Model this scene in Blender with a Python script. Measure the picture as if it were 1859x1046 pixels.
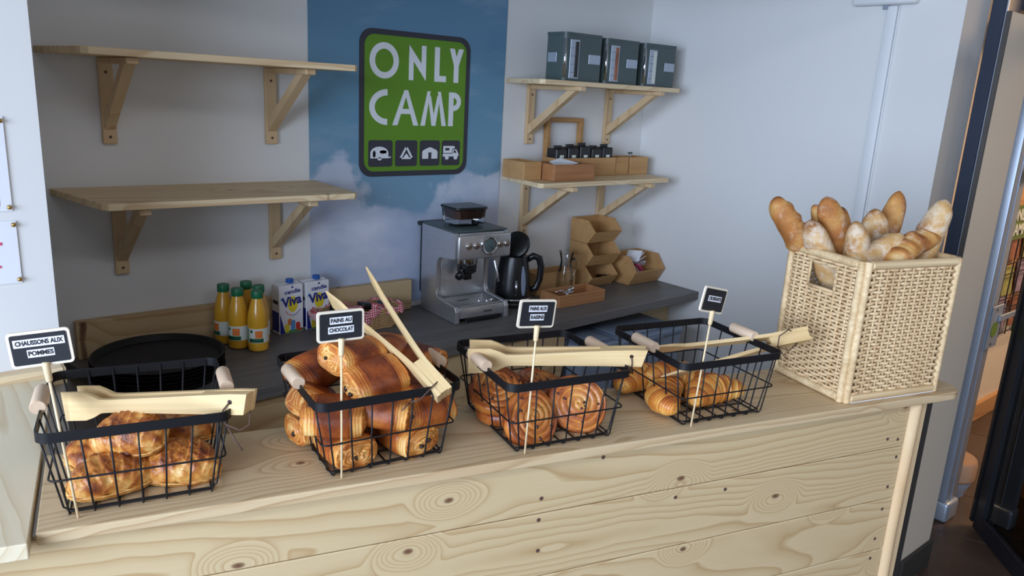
import bpy, bmesh, math, random
from mathutils import Vector, Matrix, noise
PI = math.pi
for _o in list(bpy.data.objects):
    bpy.data.objects.remove(_o)
scene = bpy.context.scene
COL = scene.collection
random.seed(7)

# ------------------------------------------------------------------ camera, world, light, exposure
def srgb(r, g, b):
    def f(c):
        c /= 255.0
        return c / 12.92 if c <= 0.04045 else ((c + 0.055) / 1.055) ** 2.4
    return (f(r), f(g), f(b), 1.0)

PITCH, ROLL, YAWX, YAWC = 0.250556, 0.0548984, 0.7001617, 0.4227039
CAM_H = 1.80
def _cam_rows():
    cp, sp, cr, sr = math.cos(PITCH), math.sin(PITCH), math.cos(ROLL), math.sin(ROLL)
    m1 = Matrix(((1, 0, 0), (0, -sp, -cp), (0, cp, -sp)))
    m2 = Matrix(((cr, -sr, 0), (sr, cr, 0), (0, 0, 1)))
    w = Matrix.Rotation(YAWX, 3, 'Z')
    return m2 @ m1 @ w
_A = _cam_rows()
cam_d = bpy.data.cameras.new('camera')
cam = bpy.data.objects.new('camera', cam_d)
COL.objects.link(cam)
R = Matrix((_A[0], -_A[1], -_A[2])).transposed()
cam.matrix_world = Matrix.Translation((0, 0, CAM_H)) @ R.to_4x4()
cam_d.sensor_width = 36.0
cam_d.lens = 1388.6 / 1859.0 * 36.0
cam_d.clip_start = 0.05
scene.camera = cam

scene.view_settings.view_transform = 'Standard'
scene.view_settings.look = 'None'
scene.view_settings.gamma = 1.0
scene.view_settings.use_curve_mapping = False
scene.view_settings.exposure = 0.0
scene.cycles.max_bounces = 8
scene.cycles.diffuse_bounces = 4
scene.cycles.glossy_bounces = 4
scene.cycles.transmission_bounces = 6
scene.cycles.transparent_max_bounces = 8
scene.cycles.caustics_reflective = False
scene.cycles.caustics_refractive = False

world = bpy.data.worlds.new('daylight')
scene.world = world
world.use_nodes = True
world.node_tree.nodes['Background'].inputs[0].default_value = srgb(205, 222, 245)
world.node_tree.nodes['Background'].inputs[1].default_value = 0.6

def area_light(name, loc, target, sx, sy, power, color):
    d = bpy.data.lights.new(name, 'AREA')
    d.shape = 'RECTANGLE'; d.size = sx; d.size_y = sy
    d.energy = power; d.color = color[:3]
    o = bpy.data.objects.new(name, d)
    COL.objects.link(o)
    o.location = loc
    o.rotation_euler = (Vector(target) - Vector(loc)).to_track_quat('-Z', 'Y').to_euler()
    return o
# daylight coming in through the glazed front on the left and the window behind the photographer
wd = area_light('window_daylight', (-2.88, -0.55, 1.70), (0.0, -0.45, -0.1), 3.6, 2.1, 278.0, srgb(210, 228, 255))
wd.data.spread = math.radians(140)
area_light('rear_window_daylight', (0.6, -3.43, 1.6), (0.6, 0.0, 1.6), 2.6, 1.7, 5.0, srgb(222, 235, 255))
# overhead fill lights added above the customer side to brighten the counter
for _x, _y in ((0.1, -0.5), (1.7, -0.9)):
    area_light('added_fill_light', (_x, _y, 3.12), (_x, _y, 0.0), 1.2, 0.6, 12.0, srgb(240, 244, 255))
# warm ceiling lamps of the shop next door
area_light('shop_ceiling_lamp', (5.2, 0.2, 2.52), (5.2, 0.2, 0.0), 1.6, 0.5, 60.0, srgb(255, 212, 165))

# ------------------------------------------------------------------ materials
def new_mat(name):
    m = bpy.data.materials.new(name)
    m.use_nodes = True
    nt = m.node_tree
    for n in list(nt.nodes):
        nt.nodes.remove(n)
    out = nt.nodes.new('ShaderNodeOutputMaterial')
    b = nt.nodes.new('ShaderNodeBsdfPrincipled')
    nt.links.new(b.outputs[0], out.inputs[0])
    return m, nt, b
def nd(nt, kind, **kw):
    n = nt.nodes.new('ShaderNode' + kind)
    for k, v in kw.items():
        setattr(n, k, v)
    return n
def setin(nt, node, key, val):
    if isinstance(val, bpy.types.NodeSocket):
        nt.links.new(val, node.inputs[key])
    else:
        node.inputs[key].default_value = val
def math_n(nt, op, a, b=0.0, c=None):
    n = nd(nt, 'Math', operation=op)
    setin(nt, n, 0, a); setin(nt, n, 1, b)
    if c is not None: setin(nt, n, 2, c)
    return n.outputs[0]
def ramp(nt, fac, stops, interp='LINEAR'):
    n = nd(nt, 'ValToRGB')
    cr = n.color_ramp; cr.interpolation = interp
    while len(cr.elements) < len(stops): cr.elements.new(0.5)
    for e, (p, c) in zip(cr.elements, stops):
        e.position = p; e.color = c
    setin(nt, n, 0, fac)
    return n.outputs[0]
def mapping(nt, vec, scale=(1, 1, 1), loc=(0, 0, 0), rot=(0, 0, 0)):
    n = nd(nt, 'Mapping')
    setin(nt, n, 0, vec)
    n.inputs['Location'].default_value = loc
    n.inputs['Rotation'].default_value = rot
    n.inputs['Scale'].default_value = scale
    return n.outputs[0]
def noise_n(nt, vec, scale, detail=2.0, rough=0.5, dist=0.0):
    n = nd(nt, 'TexNoise')
    setin(nt, n, 'Vector', vec)
    n.inputs['Scale'].default_value = scale
    n.inputs['Detail'].default_value = detail
    n.inputs['Roughness'].default_value = rough
    n.inputs['Distortion'].default_value = dist
    return n.outputs[0]
def mix_c(nt, fac, a, b, mode='MIX'):
    n = nd(nt, 'Mix', data_type='RGBA', blend_type=mode)
    setin(nt, n, 0, fac); setin(nt, n, 6, a); setin(nt, n, 7, b)
    return n.outputs[2]
def bump(nt, bsdf, height, strength=0.3, dist=0.002):
    n = nd(nt, 'Bump')
    n.inputs['Strength'].default_value = strength
    n.inputs['Distance'].default_value = dist
    setin(nt, n, 'Height', height)
    nt.links.new(n.outputs[0], bsdf.inputs['Normal'])
def objvec(nt, rnd=True):
    tc = nd(nt, 'TexCoord')
    if not rnd:
        return tc.outputs['Object']
    oi = nd(nt, 'ObjectInfo')
    k = math_n(nt, 'MULTIPLY', oi.outputs['Random'], 37.0)
    n = nd(nt, 'VectorMath', operation='ADD')
    nt.links.new(tc.outputs['Object'], n.inputs[0])
    nt.links.new(k, n.inputs[1])
    return n.outputs[0]

def plain(name, col, rough=0.5, metal=0.0, spec=0.5, var=0.0, nscale=6.0, bumpy=0.0, bscale=60.0, coat=0.0):
    m, nt, b = new_mat(name)
    b.inputs['Roughness'].default_value = rough
    b.inputs['Metallic'].default_value = metal
    b.inputs['Specular IOR Level'].default_value = spec
    b.inputs['Coat Weight'].default_value = coat
    v = objvec(nt)
    f = noise_n(nt, v, nscale, 4.0, 0.55)
    lo = tuple(c * (1 - var) for c in col[:3]) + (1,)
    hi = tuple(min(1, c * (1 + var)) for c in col[:3]) + (1,)
    nt.links.new(ramp(nt, f, [(0.3, lo), (0.7, hi)]), b.inputs['Base Color'])
    if bumpy > 0:
        bump(nt, b, noise_n(nt, v, bscale, 3.0), bumpy, 0.001)
    return m

def pine(name, light, line, knot, axis='X', rough=0.55, ringf=11.0, knots=1.0, plane='XY'):
    """flat-sawn softwood: contour rings that flow round knots, grain along one axis"""
    m, nt, b = new_mat(name)
    b.inputs['Roughness'].default_value = rough
    b.inputs['Specular IOR Level'].default_value = 0.3
    v = objvec(nt)
    sx = {'X': (1, 1, 1), 'Y': (1, 1, 1), 'Z': (1, 1, 1)}[axis]
    rot = {'X': (0, 0, 0), 'Y': (0, 0, PI / 2), 'Z': (0, PI / 2, 0)}[axis]
    v = mapping(nt, v, sx, (0, 0, 0), rot)
    wob = nd(nt, 'VectorMath', operation='MULTIPLY_ADD')
    wn = nd(nt, 'TexNoise'); setin(nt, wn, 'Vector', v); wn.inputs['Scale'].default_value = 5.0
    nt.links.new(wn.outputs['Color'], wob.inputs[0]); wob.inputs[1].default_value = (0.05, 0.02, 0.02)
    nt.links.new(v, wob.inputs[2])
    vw = wob.outputs[0]
    vor = nd(nt, 'TexVoronoi', feature='F1', voronoi_dimensions='2D')
    flat = mapping(nt, vw, (1, 1, 1), (0, 0, 0), (-PI / 2, 0, 0)) if plane == 'XZ' else vw
    setin(nt, vor, 'Vector', mapping(nt, flat, (2.6, 4.6, 4.6)))
    vor.inputs['Scale'].default_value = 1.0
    d = vor.outputs['Distance']
    fall = nd(nt, 'MapRange', interpolation_type='SMOOTHERSTEP')
    setin(nt, fall, 0, d); fall.inputs[1].default_value = 0.0; fall.inputs[2].default_value = 0.27
    fall.inputs[3].default_value = 1.0; fall.inputs[4].default_value = 0.0
    base = noise_n(nt, mapping(nt, vw, (0.42, 5.0, 5.0)), 1.0, 0.8, 0.4)
    field = math_n(nt, 'MULTIPLY_ADD', fall.outputs[0], 0.20 * knots, base)
    ph = math_n(nt, 'FRACT', math_n(nt, 'MULTIPLY', field, ringf))
    fine = noise_n(nt, mapping(nt, v, (6, 170, 170)), 1.0, 3.0, 0.6)
    col = ramp(nt, ph, [(0.0, light), (0.45, mixc(light, line, 0.12)), (0.80, mixc(light, line, 0.55)), (0.91, line), (0.97, mixc(light, line, 0.45)), (1.0, light)])
    big = noise_n(nt, mapping(nt, v, (1.1, 3, 3)), 1.3, 2.0)
    col = mix_c(nt, math_n(nt, 'MULTIPLY', big, 0.45), col, mixc(light, line, 0.45))
    col = mix_c(nt, math_n(nt, 'MULTIPLY', fine, 0.28), col, mixc(light, line, 0.9))
    if knots > 0:
        kn = ramp(nt, d, [(0.0, (1, 1, 1, 1)), (0.022, (0.75, 0.75, 0.75, 1)), (0.032, (0, 0, 0, 1))])
        col = mix_c(nt, kn, col, knot)
    nt.links.new(col, b.inputs['Base Color'])
    bump(nt, b, fine, 0.12, 0.0006)
    return m
def mixc(a, b, t):
    return tuple(a[i] * (1 - t) + b[i] * t for i in range(3)) + (1.0,)

def bamboo(name, a, bcol, axis='X', rough=0.5):
    m, nt, b = new_mat(name)
    b.inputs['Roughness'].default_value = rough
    b.inputs['Specular IOR Level'].default_value = 0.35
    v = objvec(nt)
    s = {'X': (2, 130, 130), 'Y': (130, 2, 130), 'Z': (130, 130, 2)}[axis]
    s2 = {'X': (3, 26, 26), 'Y': (26, 3, 26), 'Z': (26, 26, 3)}[axis]
    f = noise_n(nt, mapping(nt, v, s), 1.0, 2.0)
    g = noise_n(nt, mapping(nt, v, s2), 1.0, 1.5)
    k = math_n(nt, 'MULTIPLY_ADD', f, 0.5, math_n(nt, 'MULTIPLY', g, 0.6))
    nt.links.new(ramp(nt, k, [(0.30, a), (0.75, bcol)]), b.inputs['Base Color'])
    bump(nt, b, f, 0.08, 0.0005)
    return m

def crust(name, stops, rough=0.45, stripe=0.0, flour=0.0, spec=0.4, nscale=40.0, bstr=0.35):
    """baked pastry: the mesh carries how far each spot is baked (0 dough .. 1 dark)"""
    m, nt, b = new_mat(name)
    b.inputs['Roughness'].default_value = rough
    b.inputs['Specular IOR Level'].default_value = spec
    at = nd(nt, 'Attribute', attribute_name='bake')
    v = objvec(nt)
    n1 = noise_n(nt, v, nscale, 5.0, 0.6)
    n2 = noise_n(nt, v, nscale * 4.5, 3.0, 0.6)
    k = math_n(nt, 'ADD', at.outputs['Fac'], math_n(nt, 'MULTIPLY_ADD', n1, 0.42, -0.21))
    k = math_n(nt, 'ADD', k, math_n(nt, 'MULTIPLY_ADD', n2, 0.22, -0.11))
    col = ramp(nt, k, stops)
    if flour > 0:
        fl = noise_n(nt, v, nscale * 0.55, 6.0, 0.65)
        fm = ramp(nt, fl, [(0.60 - 0.28 * flour, (0, 0, 0, 1)), (0.78 - 0.28 * flour, (1, 1, 1, 1))])
        col = mix_c(nt, math_n(nt, 'MULTIPLY', fm, 0.35 + 0.5 * flour), col, srgb(232, 222, 205))
    nt.links.new(col, b.inputs['Base Color'])
    b.inputs['Subsurface Weight'].default_value = 0.0
    bump(nt, b, math_n(nt, 'ADD', n1, n2), bstr, 0.0018)
    return m

def glass_mat(name, col=(1, 1, 1, 1), rough=0.02, alpha=0.25):
    """thin clear glass or plastic: mostly see-through with a glossy skin"""
    m = bpy.data.materials.new(name); m.use_nodes = True
    nt = m.node_tree
    for n in list(nt.nodes): nt.nodes.remove(n)
    out = nt.nodes.new('ShaderNodeOutputMaterial')
    tr = nd(nt, 'BsdfTransparent'); tr.inputs[0].default_value = col
    gl = nd(nt, 'BsdfGlossy'); gl.inputs['Roughness'].default_value = rough
    lw = nd(nt, 'Fresnel'); lw.inputs['IOR'].default_value = 1.35 + alpha * 0.5
    nz = noise_n(nt, objvec(nt), 3.0, 2.0)
    f = math_n(nt, 'MULTIPLY_ADD', nz, 0.04, math_n(nt, 'ADD', lw.outputs[0], 0.02))
    mx = nd(nt, 'MixShader')
    nt.links.new(f, mx.inputs[0]); nt.links.new(tr.outputs[0], mx.inputs[1]); nt.links.new(gl.outputs[0], mx.inputs[2])
    nt.links.new(mx.outputs[0], out.inputs[0])
    return m

M = {}
M['wall'] = plain('wall_paint', srgb(226, 226, 224), 0.75, var=0.012, nscale=1.5, bumpy=0.04, bscale=220)
M['wall_warm'] = plain('shop_wall_paint', srgb(226, 212, 192), 0.75, var=0.015, nscale=1.5)
M['white_gloss'] = plain('white_lacquer', srgb(228, 230, 232), 0.45, var=0.01)
M['ceiling'] = plain('ceiling_paint', srgb(190, 188, 184), 0.85, var=0.01)
PL, PN, PK = srgb(222, 202, 166), srgb(190, 152, 108), srgb(98, 62, 42)
M['pine'] = pine('pine_plank', srgb(208, 187, 147), srgb(176, 144, 100), PK, 'X', ringf=30.0, plane='XZ')
M['pine_top'] = pine('pine_top', srgb(214, 192, 154), srgb(176, 144, 104), PK, 'X', ringf=26.0, knots=0.6)
M['pine_topY'] = pine('pine_top_cross', srgb(226, 214, 186), srgb(206, 186, 150), PK, 'Y', ringf=14.0, knots=0.0)
M['pine_shelf'] = pine('pine_shelf', srgb(236, 216, 178), srgb(204, 172, 130), PK, 'X', ringf=14.0, knots=0.4)
M['pine_br'] = pine('pine_bracket', srgb(220, 194, 154), srgb(196, 162, 120), PK, 'Z', ringf=6.0, knots=0.0)
M['pine_board'] = pine('pine_board', srgb(204, 180, 140), srgb(176, 142, 100), PK, 'X', ringf=8.0, knots=0.6)
M['pine_end'] = pine('pine_end_grain', srgb(222, 205, 172), srgb(190, 158, 118), PK, 'Y', ringf=30.0, knots=0.0)
M['pole'] = pine('pine_pole', srgb(228, 202, 162), srgb(204, 168, 124), PK, 'Z', ringf=5.0, knots=0.0)
M['bamboo'] = bamboo('bamboo_box', srgb(176, 132, 84), srgb(198, 156, 104), 'X')
M['bamboo2'] = bamboo('bamboo_dark', srgb(150, 102, 64), srgb(178, 126, 84), 'X')
M['tong'] = bamboo('tong_wood', srgb(204, 170, 116), srgb(230, 202, 152), 'X')
M['stick'] = bamboo('stick_wood', srgb(222, 196, 150), srgb(238, 218, 180), 'Z')
M['handle'] = bamboo('handle_wood', srgb(206, 176, 146), srgb(226, 200, 172), 'Y')
M['oakframe'] = bamboo('frame_wood', srgb(160, 116, 66), srgb(186, 142, 90), 'X')
M['black'] = plain('black_metal', srgb(17, 17, 20), 0.5, spec=0.35, var=0.06)
M['door_black'] = plain('door_black', srgb(24, 26, 32), 0.4, var=0.06)
M['blackp'] = plain('black_plastic', srgb(22, 22, 24), 0.3, var=0.08)
M['pan'] = plain('pan_enamel', srgb(12, 12, 14), 0.55, spec=0.35, var=0.08, nscale=20)
M['chalk'] = plain('chalkboard', srgb(26, 28, 34), 0.7, var=0.12, nscale=12)
M['signrim'] = plain('sign_rim', srgb(236, 224, 202), 0.5, var=0.03)
M['paper'] = plain('white_paper', srgb(232, 234, 240), 0.7, var=0.02)
M['ink'] = plain('black_ink', srgb(24, 24, 28), 0.6, var=0.02)
M['steel'] = plain('brushed_steel', srgb(196, 196, 198), 0.32, metal=0.8, var=0.06, nscale=90)
M['chrome'] = plain('chrome', srgb(220, 222, 226), 0.1, metal=1.0, var=0.02)
M['tin'] = plain('tin_paint', srgb(74, 88, 88), 0.4, var=0.05)
M['laminate'] = bamboo('laminate_top', srgb(88, 85, 83), srgb(114, 110, 108), 'X', 0.42)
M['navy'] = plain('navy_frame', srgb(34, 46, 66), 0.4, var=0.06)
M['alu'] = plain('aluminium', srgb(176, 186, 200), 0.38, metal=0.55, var=0.03)
M['darkskirt'] = plain('dark_skirting', srgb(62, 58, 54), 0.6, var=0.08)
M['green_dot'] = plain('green_sticker', srgb(112, 140, 46), 0.5, var=0.04)
M['bin'] = plain('bin_plastic', srgb(128, 140, 158), 0.4, var=0.04)
M['bin_lid'] = plain('bin_lid_plastic', srgb(112, 126, 146), 0.32, var=0.04)
M['string'] = plain('leather_string', srgb(84, 62, 54), 0.7, var=0.1)
M['glass'] = glass_mat('clear_glass', (0.985, 0.99, 0.99, 1), 0.05, 0.15)
M['door_glass'] = glass_mat('door_glass', (0.85, 0.88, 0.9, 1), 0.02, 0.3)
M['smoke'] = glass_mat('smoked_plastic', (0.30, 0.33, 0.37, 1), 0.06, 0.3)
M['juice'] = plain('orange_juice', srgb(216, 160, 42), 0.28, var=0.08, nscale=10, coat=0.4)
M['capgreen'] = plain('green_cap', srgb(26, 108, 70), 0.45, var=0.05)
M['capblue'] = plain('blue_cap', srgb(34, 92, 176), 0.4, var=0.05)
M['labelw'] = plain('label_white', srgb(216, 220, 210), 0.5, var=0.03)
M['labelg'] = plain('label_green', srgb(30, 92, 60), 0.5, var=0.05)
M['labels'] = plain('label_sage', srgb(128, 150, 120), 0.5, var=0.05)
M['orange'] = plain('print_orange', srgb(226, 122, 52), 0.5, var=0.1, nscale=60)
M['carton'] = plain('carton_white', srgb(232, 232, 236), 0.4, var=0.015)
M['pblue'] = plain('print_blue', srgb(30, 42, 130), 0.45, var=0.03)
M['pskyblue'] = plain('print_light_blue', srgb(96, 150, 205), 0.45, var=0.05)
M['pyellow'] = plain('print_yellow', srgb(232, 208, 50), 0.45, var=0.03)
M['pred'] = plain('print_red', srgb(204, 62, 52), 0.45, var=0.03)
M['pgreen'] = plain('print_green', srgb(70, 140, 60), 0.45, var=0.04)
M['ppink'] = plain('print_pink', srgb(216, 84, 120), 0.5, var=0.05)
M['choc'] = plain('dark_chocolate', srgb(44, 26, 20), 0.4, var=0.2, nscale=60)
M['raisin'] = plain('raisin_skin', srgb(70, 38, 32), 0.45, var=0.25, nscale=80)
M['filling'] = plain('apple_filling', srgb(112, 58, 40), 0.45, var=0.25, nscale=60)
M['beans'] = plain('coffee_beans', srgb(62, 40, 32), 0.5, var=0.35, nscale=90, bumpy=0.8, bscale=110)
M['brass'] = plain('brass_pin', srgb(196, 160, 96), 0.25, metal=0.9, var=0.04)
M['logo_dark'] = plain('logo_dark', srgb(58, 58, 68), 0.5, var=0.02)
M['logo_green'] = plain('logo_green', srgb(100, 148, 38), 0.5, var=0.04, nscale=2)
M['logo_white'] = plain('logo_white', srgb(232, 236, 240), 0.5, var=0.01)
M['shop_orange'] = pine('shop_wood', srgb(208, 160, 110), srgb(176, 122, 78), PK, 'X', ringf=6, knots=0.0)
M['beige'] = plain('beige_cover', srgb(176, 140, 112), 0.5, var=0.04)
M['magA'] = plain('magazine_cover_a', srgb(150, 96, 70), 0.5, var=0.4, nscale=30)
M['magB'] = plain('magazine_cover_b', srgb(160, 158, 90), 0.5, var=0.4, nscale=30)
M['magC'] = plain('magazine_cover_c', srgb(150, 130, 150), 0.5, var=0.4, nscale=30)
M['olive'] = plain('olive_cover', srgb(96, 112, 52), 0.55, var=0.05)
CR = [(0.0, srgb(244, 214, 150)), (0.20, srgb(228, 174, 96)), (0.40, srgb(204, 128, 56)), (0.62, srgb(166, 84, 34)), (0.82, srgb(118, 54, 26)), (1.0, srgb(72, 32, 20))]
M['choc_crust'] = crust('chocolate_roll_crust', CR, 0.4, spec=0.45, bstr=0.25)
M['raisin_crust'] = crust('raisin_swirl_crust', CR, 0.33, spec=0.55, bstr=0.3)
M['croi_crust'] = crust('croissant_crust', [(0.0, srgb(246, 214, 146)), (0.26, srgb(232, 176, 92)), (0.48, srgb(208, 132, 54)), (0.72, srgb(168, 88, 36)), (1.0, srgb(112, 54, 28))], 0.4, bstr=0.25)
M['apple_crust'] = crust('turnover_crust', [(0.0, srgb(240, 208, 144)), (0.24, srgb(222, 168, 92)), (0.46, srgb(194, 122, 50)), (0.70, srgb(150, 78, 32)), (1.0, srgb(92, 44, 26))], 0.38, spec=0.5, bstr=0.45)
M['bag_brown'] = crust('baguette_crust', [(0.0, srgb(236, 206, 150)), (0.30, srgb(208, 158, 92)), (0.60, srgb(176, 114, 56)), (1.0, srgb(116, 64, 32))], 0.6, flour=0.22, bstr=0.8, nscale=55)
M['bag_flour'] = crust('floured_baguette_crust', [(0.0, srgb(236, 214, 170)), (0.45, srgb(204, 162, 106)), (1.0, srgb(146, 96, 54))], 0.75, flour=0.55, spec=0.2, bstr=0.9, nscale=60)
M['rattan'] = bamboo('rattan_strand', srgb(196, 160, 114), srgb(240, 214, 172), 'Z', 0.55)
M['rattan_wrap'] = bamboo('rattan_wrapping', srgb(188, 154, 108), srgb(240, 214, 170), 'X', 0.55)
M['straw'] = bamboo('straw_weave', srgb(150, 118, 78), srgb(190, 156, 108), 'Z', 0.65)
def tile_mat():
    m, nt, b = new_mat('brown_floor_tile')
    v = objvec(nt)
    f = noise_n(nt, v, 5.0, 6.0, 0.6)
    nt.links.new(ramp(nt, f, [(0.3, srgb(66, 52, 44)), (0.7, srgb(92, 74, 62))]), b.inputs['Base Color'])
    b.inputs['Roughness'].default_value = 0.45
    bump(nt, b, f, 0.1, 0.001)
    return m
M['tile'] = tile_mat()
M['grout'] = plain('grout', srgb(140, 120, 98), 0.8, var=0.06)
def gingham():
    m, nt, b = new_mat('red_gingham')
    tc = nd(nt, 'TexCoord')
    sp = nd(nt, 'SeparateXYZ'); nt.links.new(tc.outputs['Object'], sp.inputs[0])
    def st(o):
        return math_n(nt, 'GREATER_THAN', math_n(nt, 'FRACT', math_n(nt, 'MULTIPLY', o, 105.0)), 0.5)
    zx = math_n(nt, 'ADD', sp.outputs[1], sp.outputs[2])
    s = math_n(nt, 'MULTIPLY', math_n(nt, 'ADD', st(sp.outputs[0]), st(zx)), 0.5)
    nt.links.new(ramp(nt, s, [(0.0, srgb(226, 214, 214)), (0.5, srgb(206, 112, 120)), (1.0, srgb(170, 34, 52))]), b.inputs['Base Color'])
    b.inputs['Roughness'].default_value = 0.85
    return m
M['gingham'] = gingham()
def sky_print():
    m, nt, b = new_mat('sky_poster_print')
    tc = nd(nt, 'TexCoord')
    v = tc.outputs['Object']
    sp = nd(nt, 'SeparateXYZ'); nt.links.new(v, sp.inputs[0])
    z = sp.outputs[2]; x = sp.outputs[0]
    sky = ramp(nt, math_n(nt, 'MULTIPLY_ADD', z, 1.0 / 1.5, 0.0), [(0.0, srgb(170, 190, 222)), (0.30, srgb(128, 166, 192)), (0.52, srgb(104, 152, 180)), (0.72, srgb(98, 142, 172)), (1.0, srgb(82, 122, 158))])
    n = noise_n(nt, mapping(nt, v, (2.6, 1, 3.4), (0.3, 0, 0.15)), 1.0, 6.0, 0.55)
    # cloud bank whose top edge rises at both sides of the sheet
    top = math_n(nt, 'MULTIPLY_ADD', math_n(nt, 'ABSOLUTE', math_n(nt, 'ADD', x, -0.42)), 0.20, 0.50)
    e = math_n(nt, 'SUBTRACT', top, z)
    k = math_n(nt, 'ADD', math_n(nt, 'MULTIPLY', e, 1.9), math_n(nt, 'MULTIPLY_ADD', n, 1.5, -0.75))
    m1 = ramp(nt, k, [(0.0, (0, 0, 0, 1)), (0.07, (0.62, 0.62, 0.62, 1)), (0.5, (0.9, 0.9, 0.9, 1)), (0.8, (0.45, 0.45, 0.45, 1))])
    wisps = noise_n(nt, mapping(nt, v, (1.6, 1, 5.0), (1.3, 0, 2.2)), 1.0, 5.0, 0.6)
    m2 = ramp(nt, wisps, [(0.55, (0, 0, 0, 1)), (0.85, (0.45, 0.45, 0.45, 1))])
    col = mix_c(nt, m2, sky, srgb(205, 212, 228))
    shade = ramp(nt, noise_n(nt, mapping(nt, v, (3, 1, 5), (4, 0, 1)), 1.0, 5.0), [(0.35, srgb(182, 192, 220)), (0.65, srgb(226, 228, 240))])
    col = mix_c(nt, m1, col, shade)
    nt.links.new(col, b.inputs['Base Color'])
    b.inputs['Roughness'].default_value = 0.35
    return m
M['poster'] = sky_print()

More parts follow.
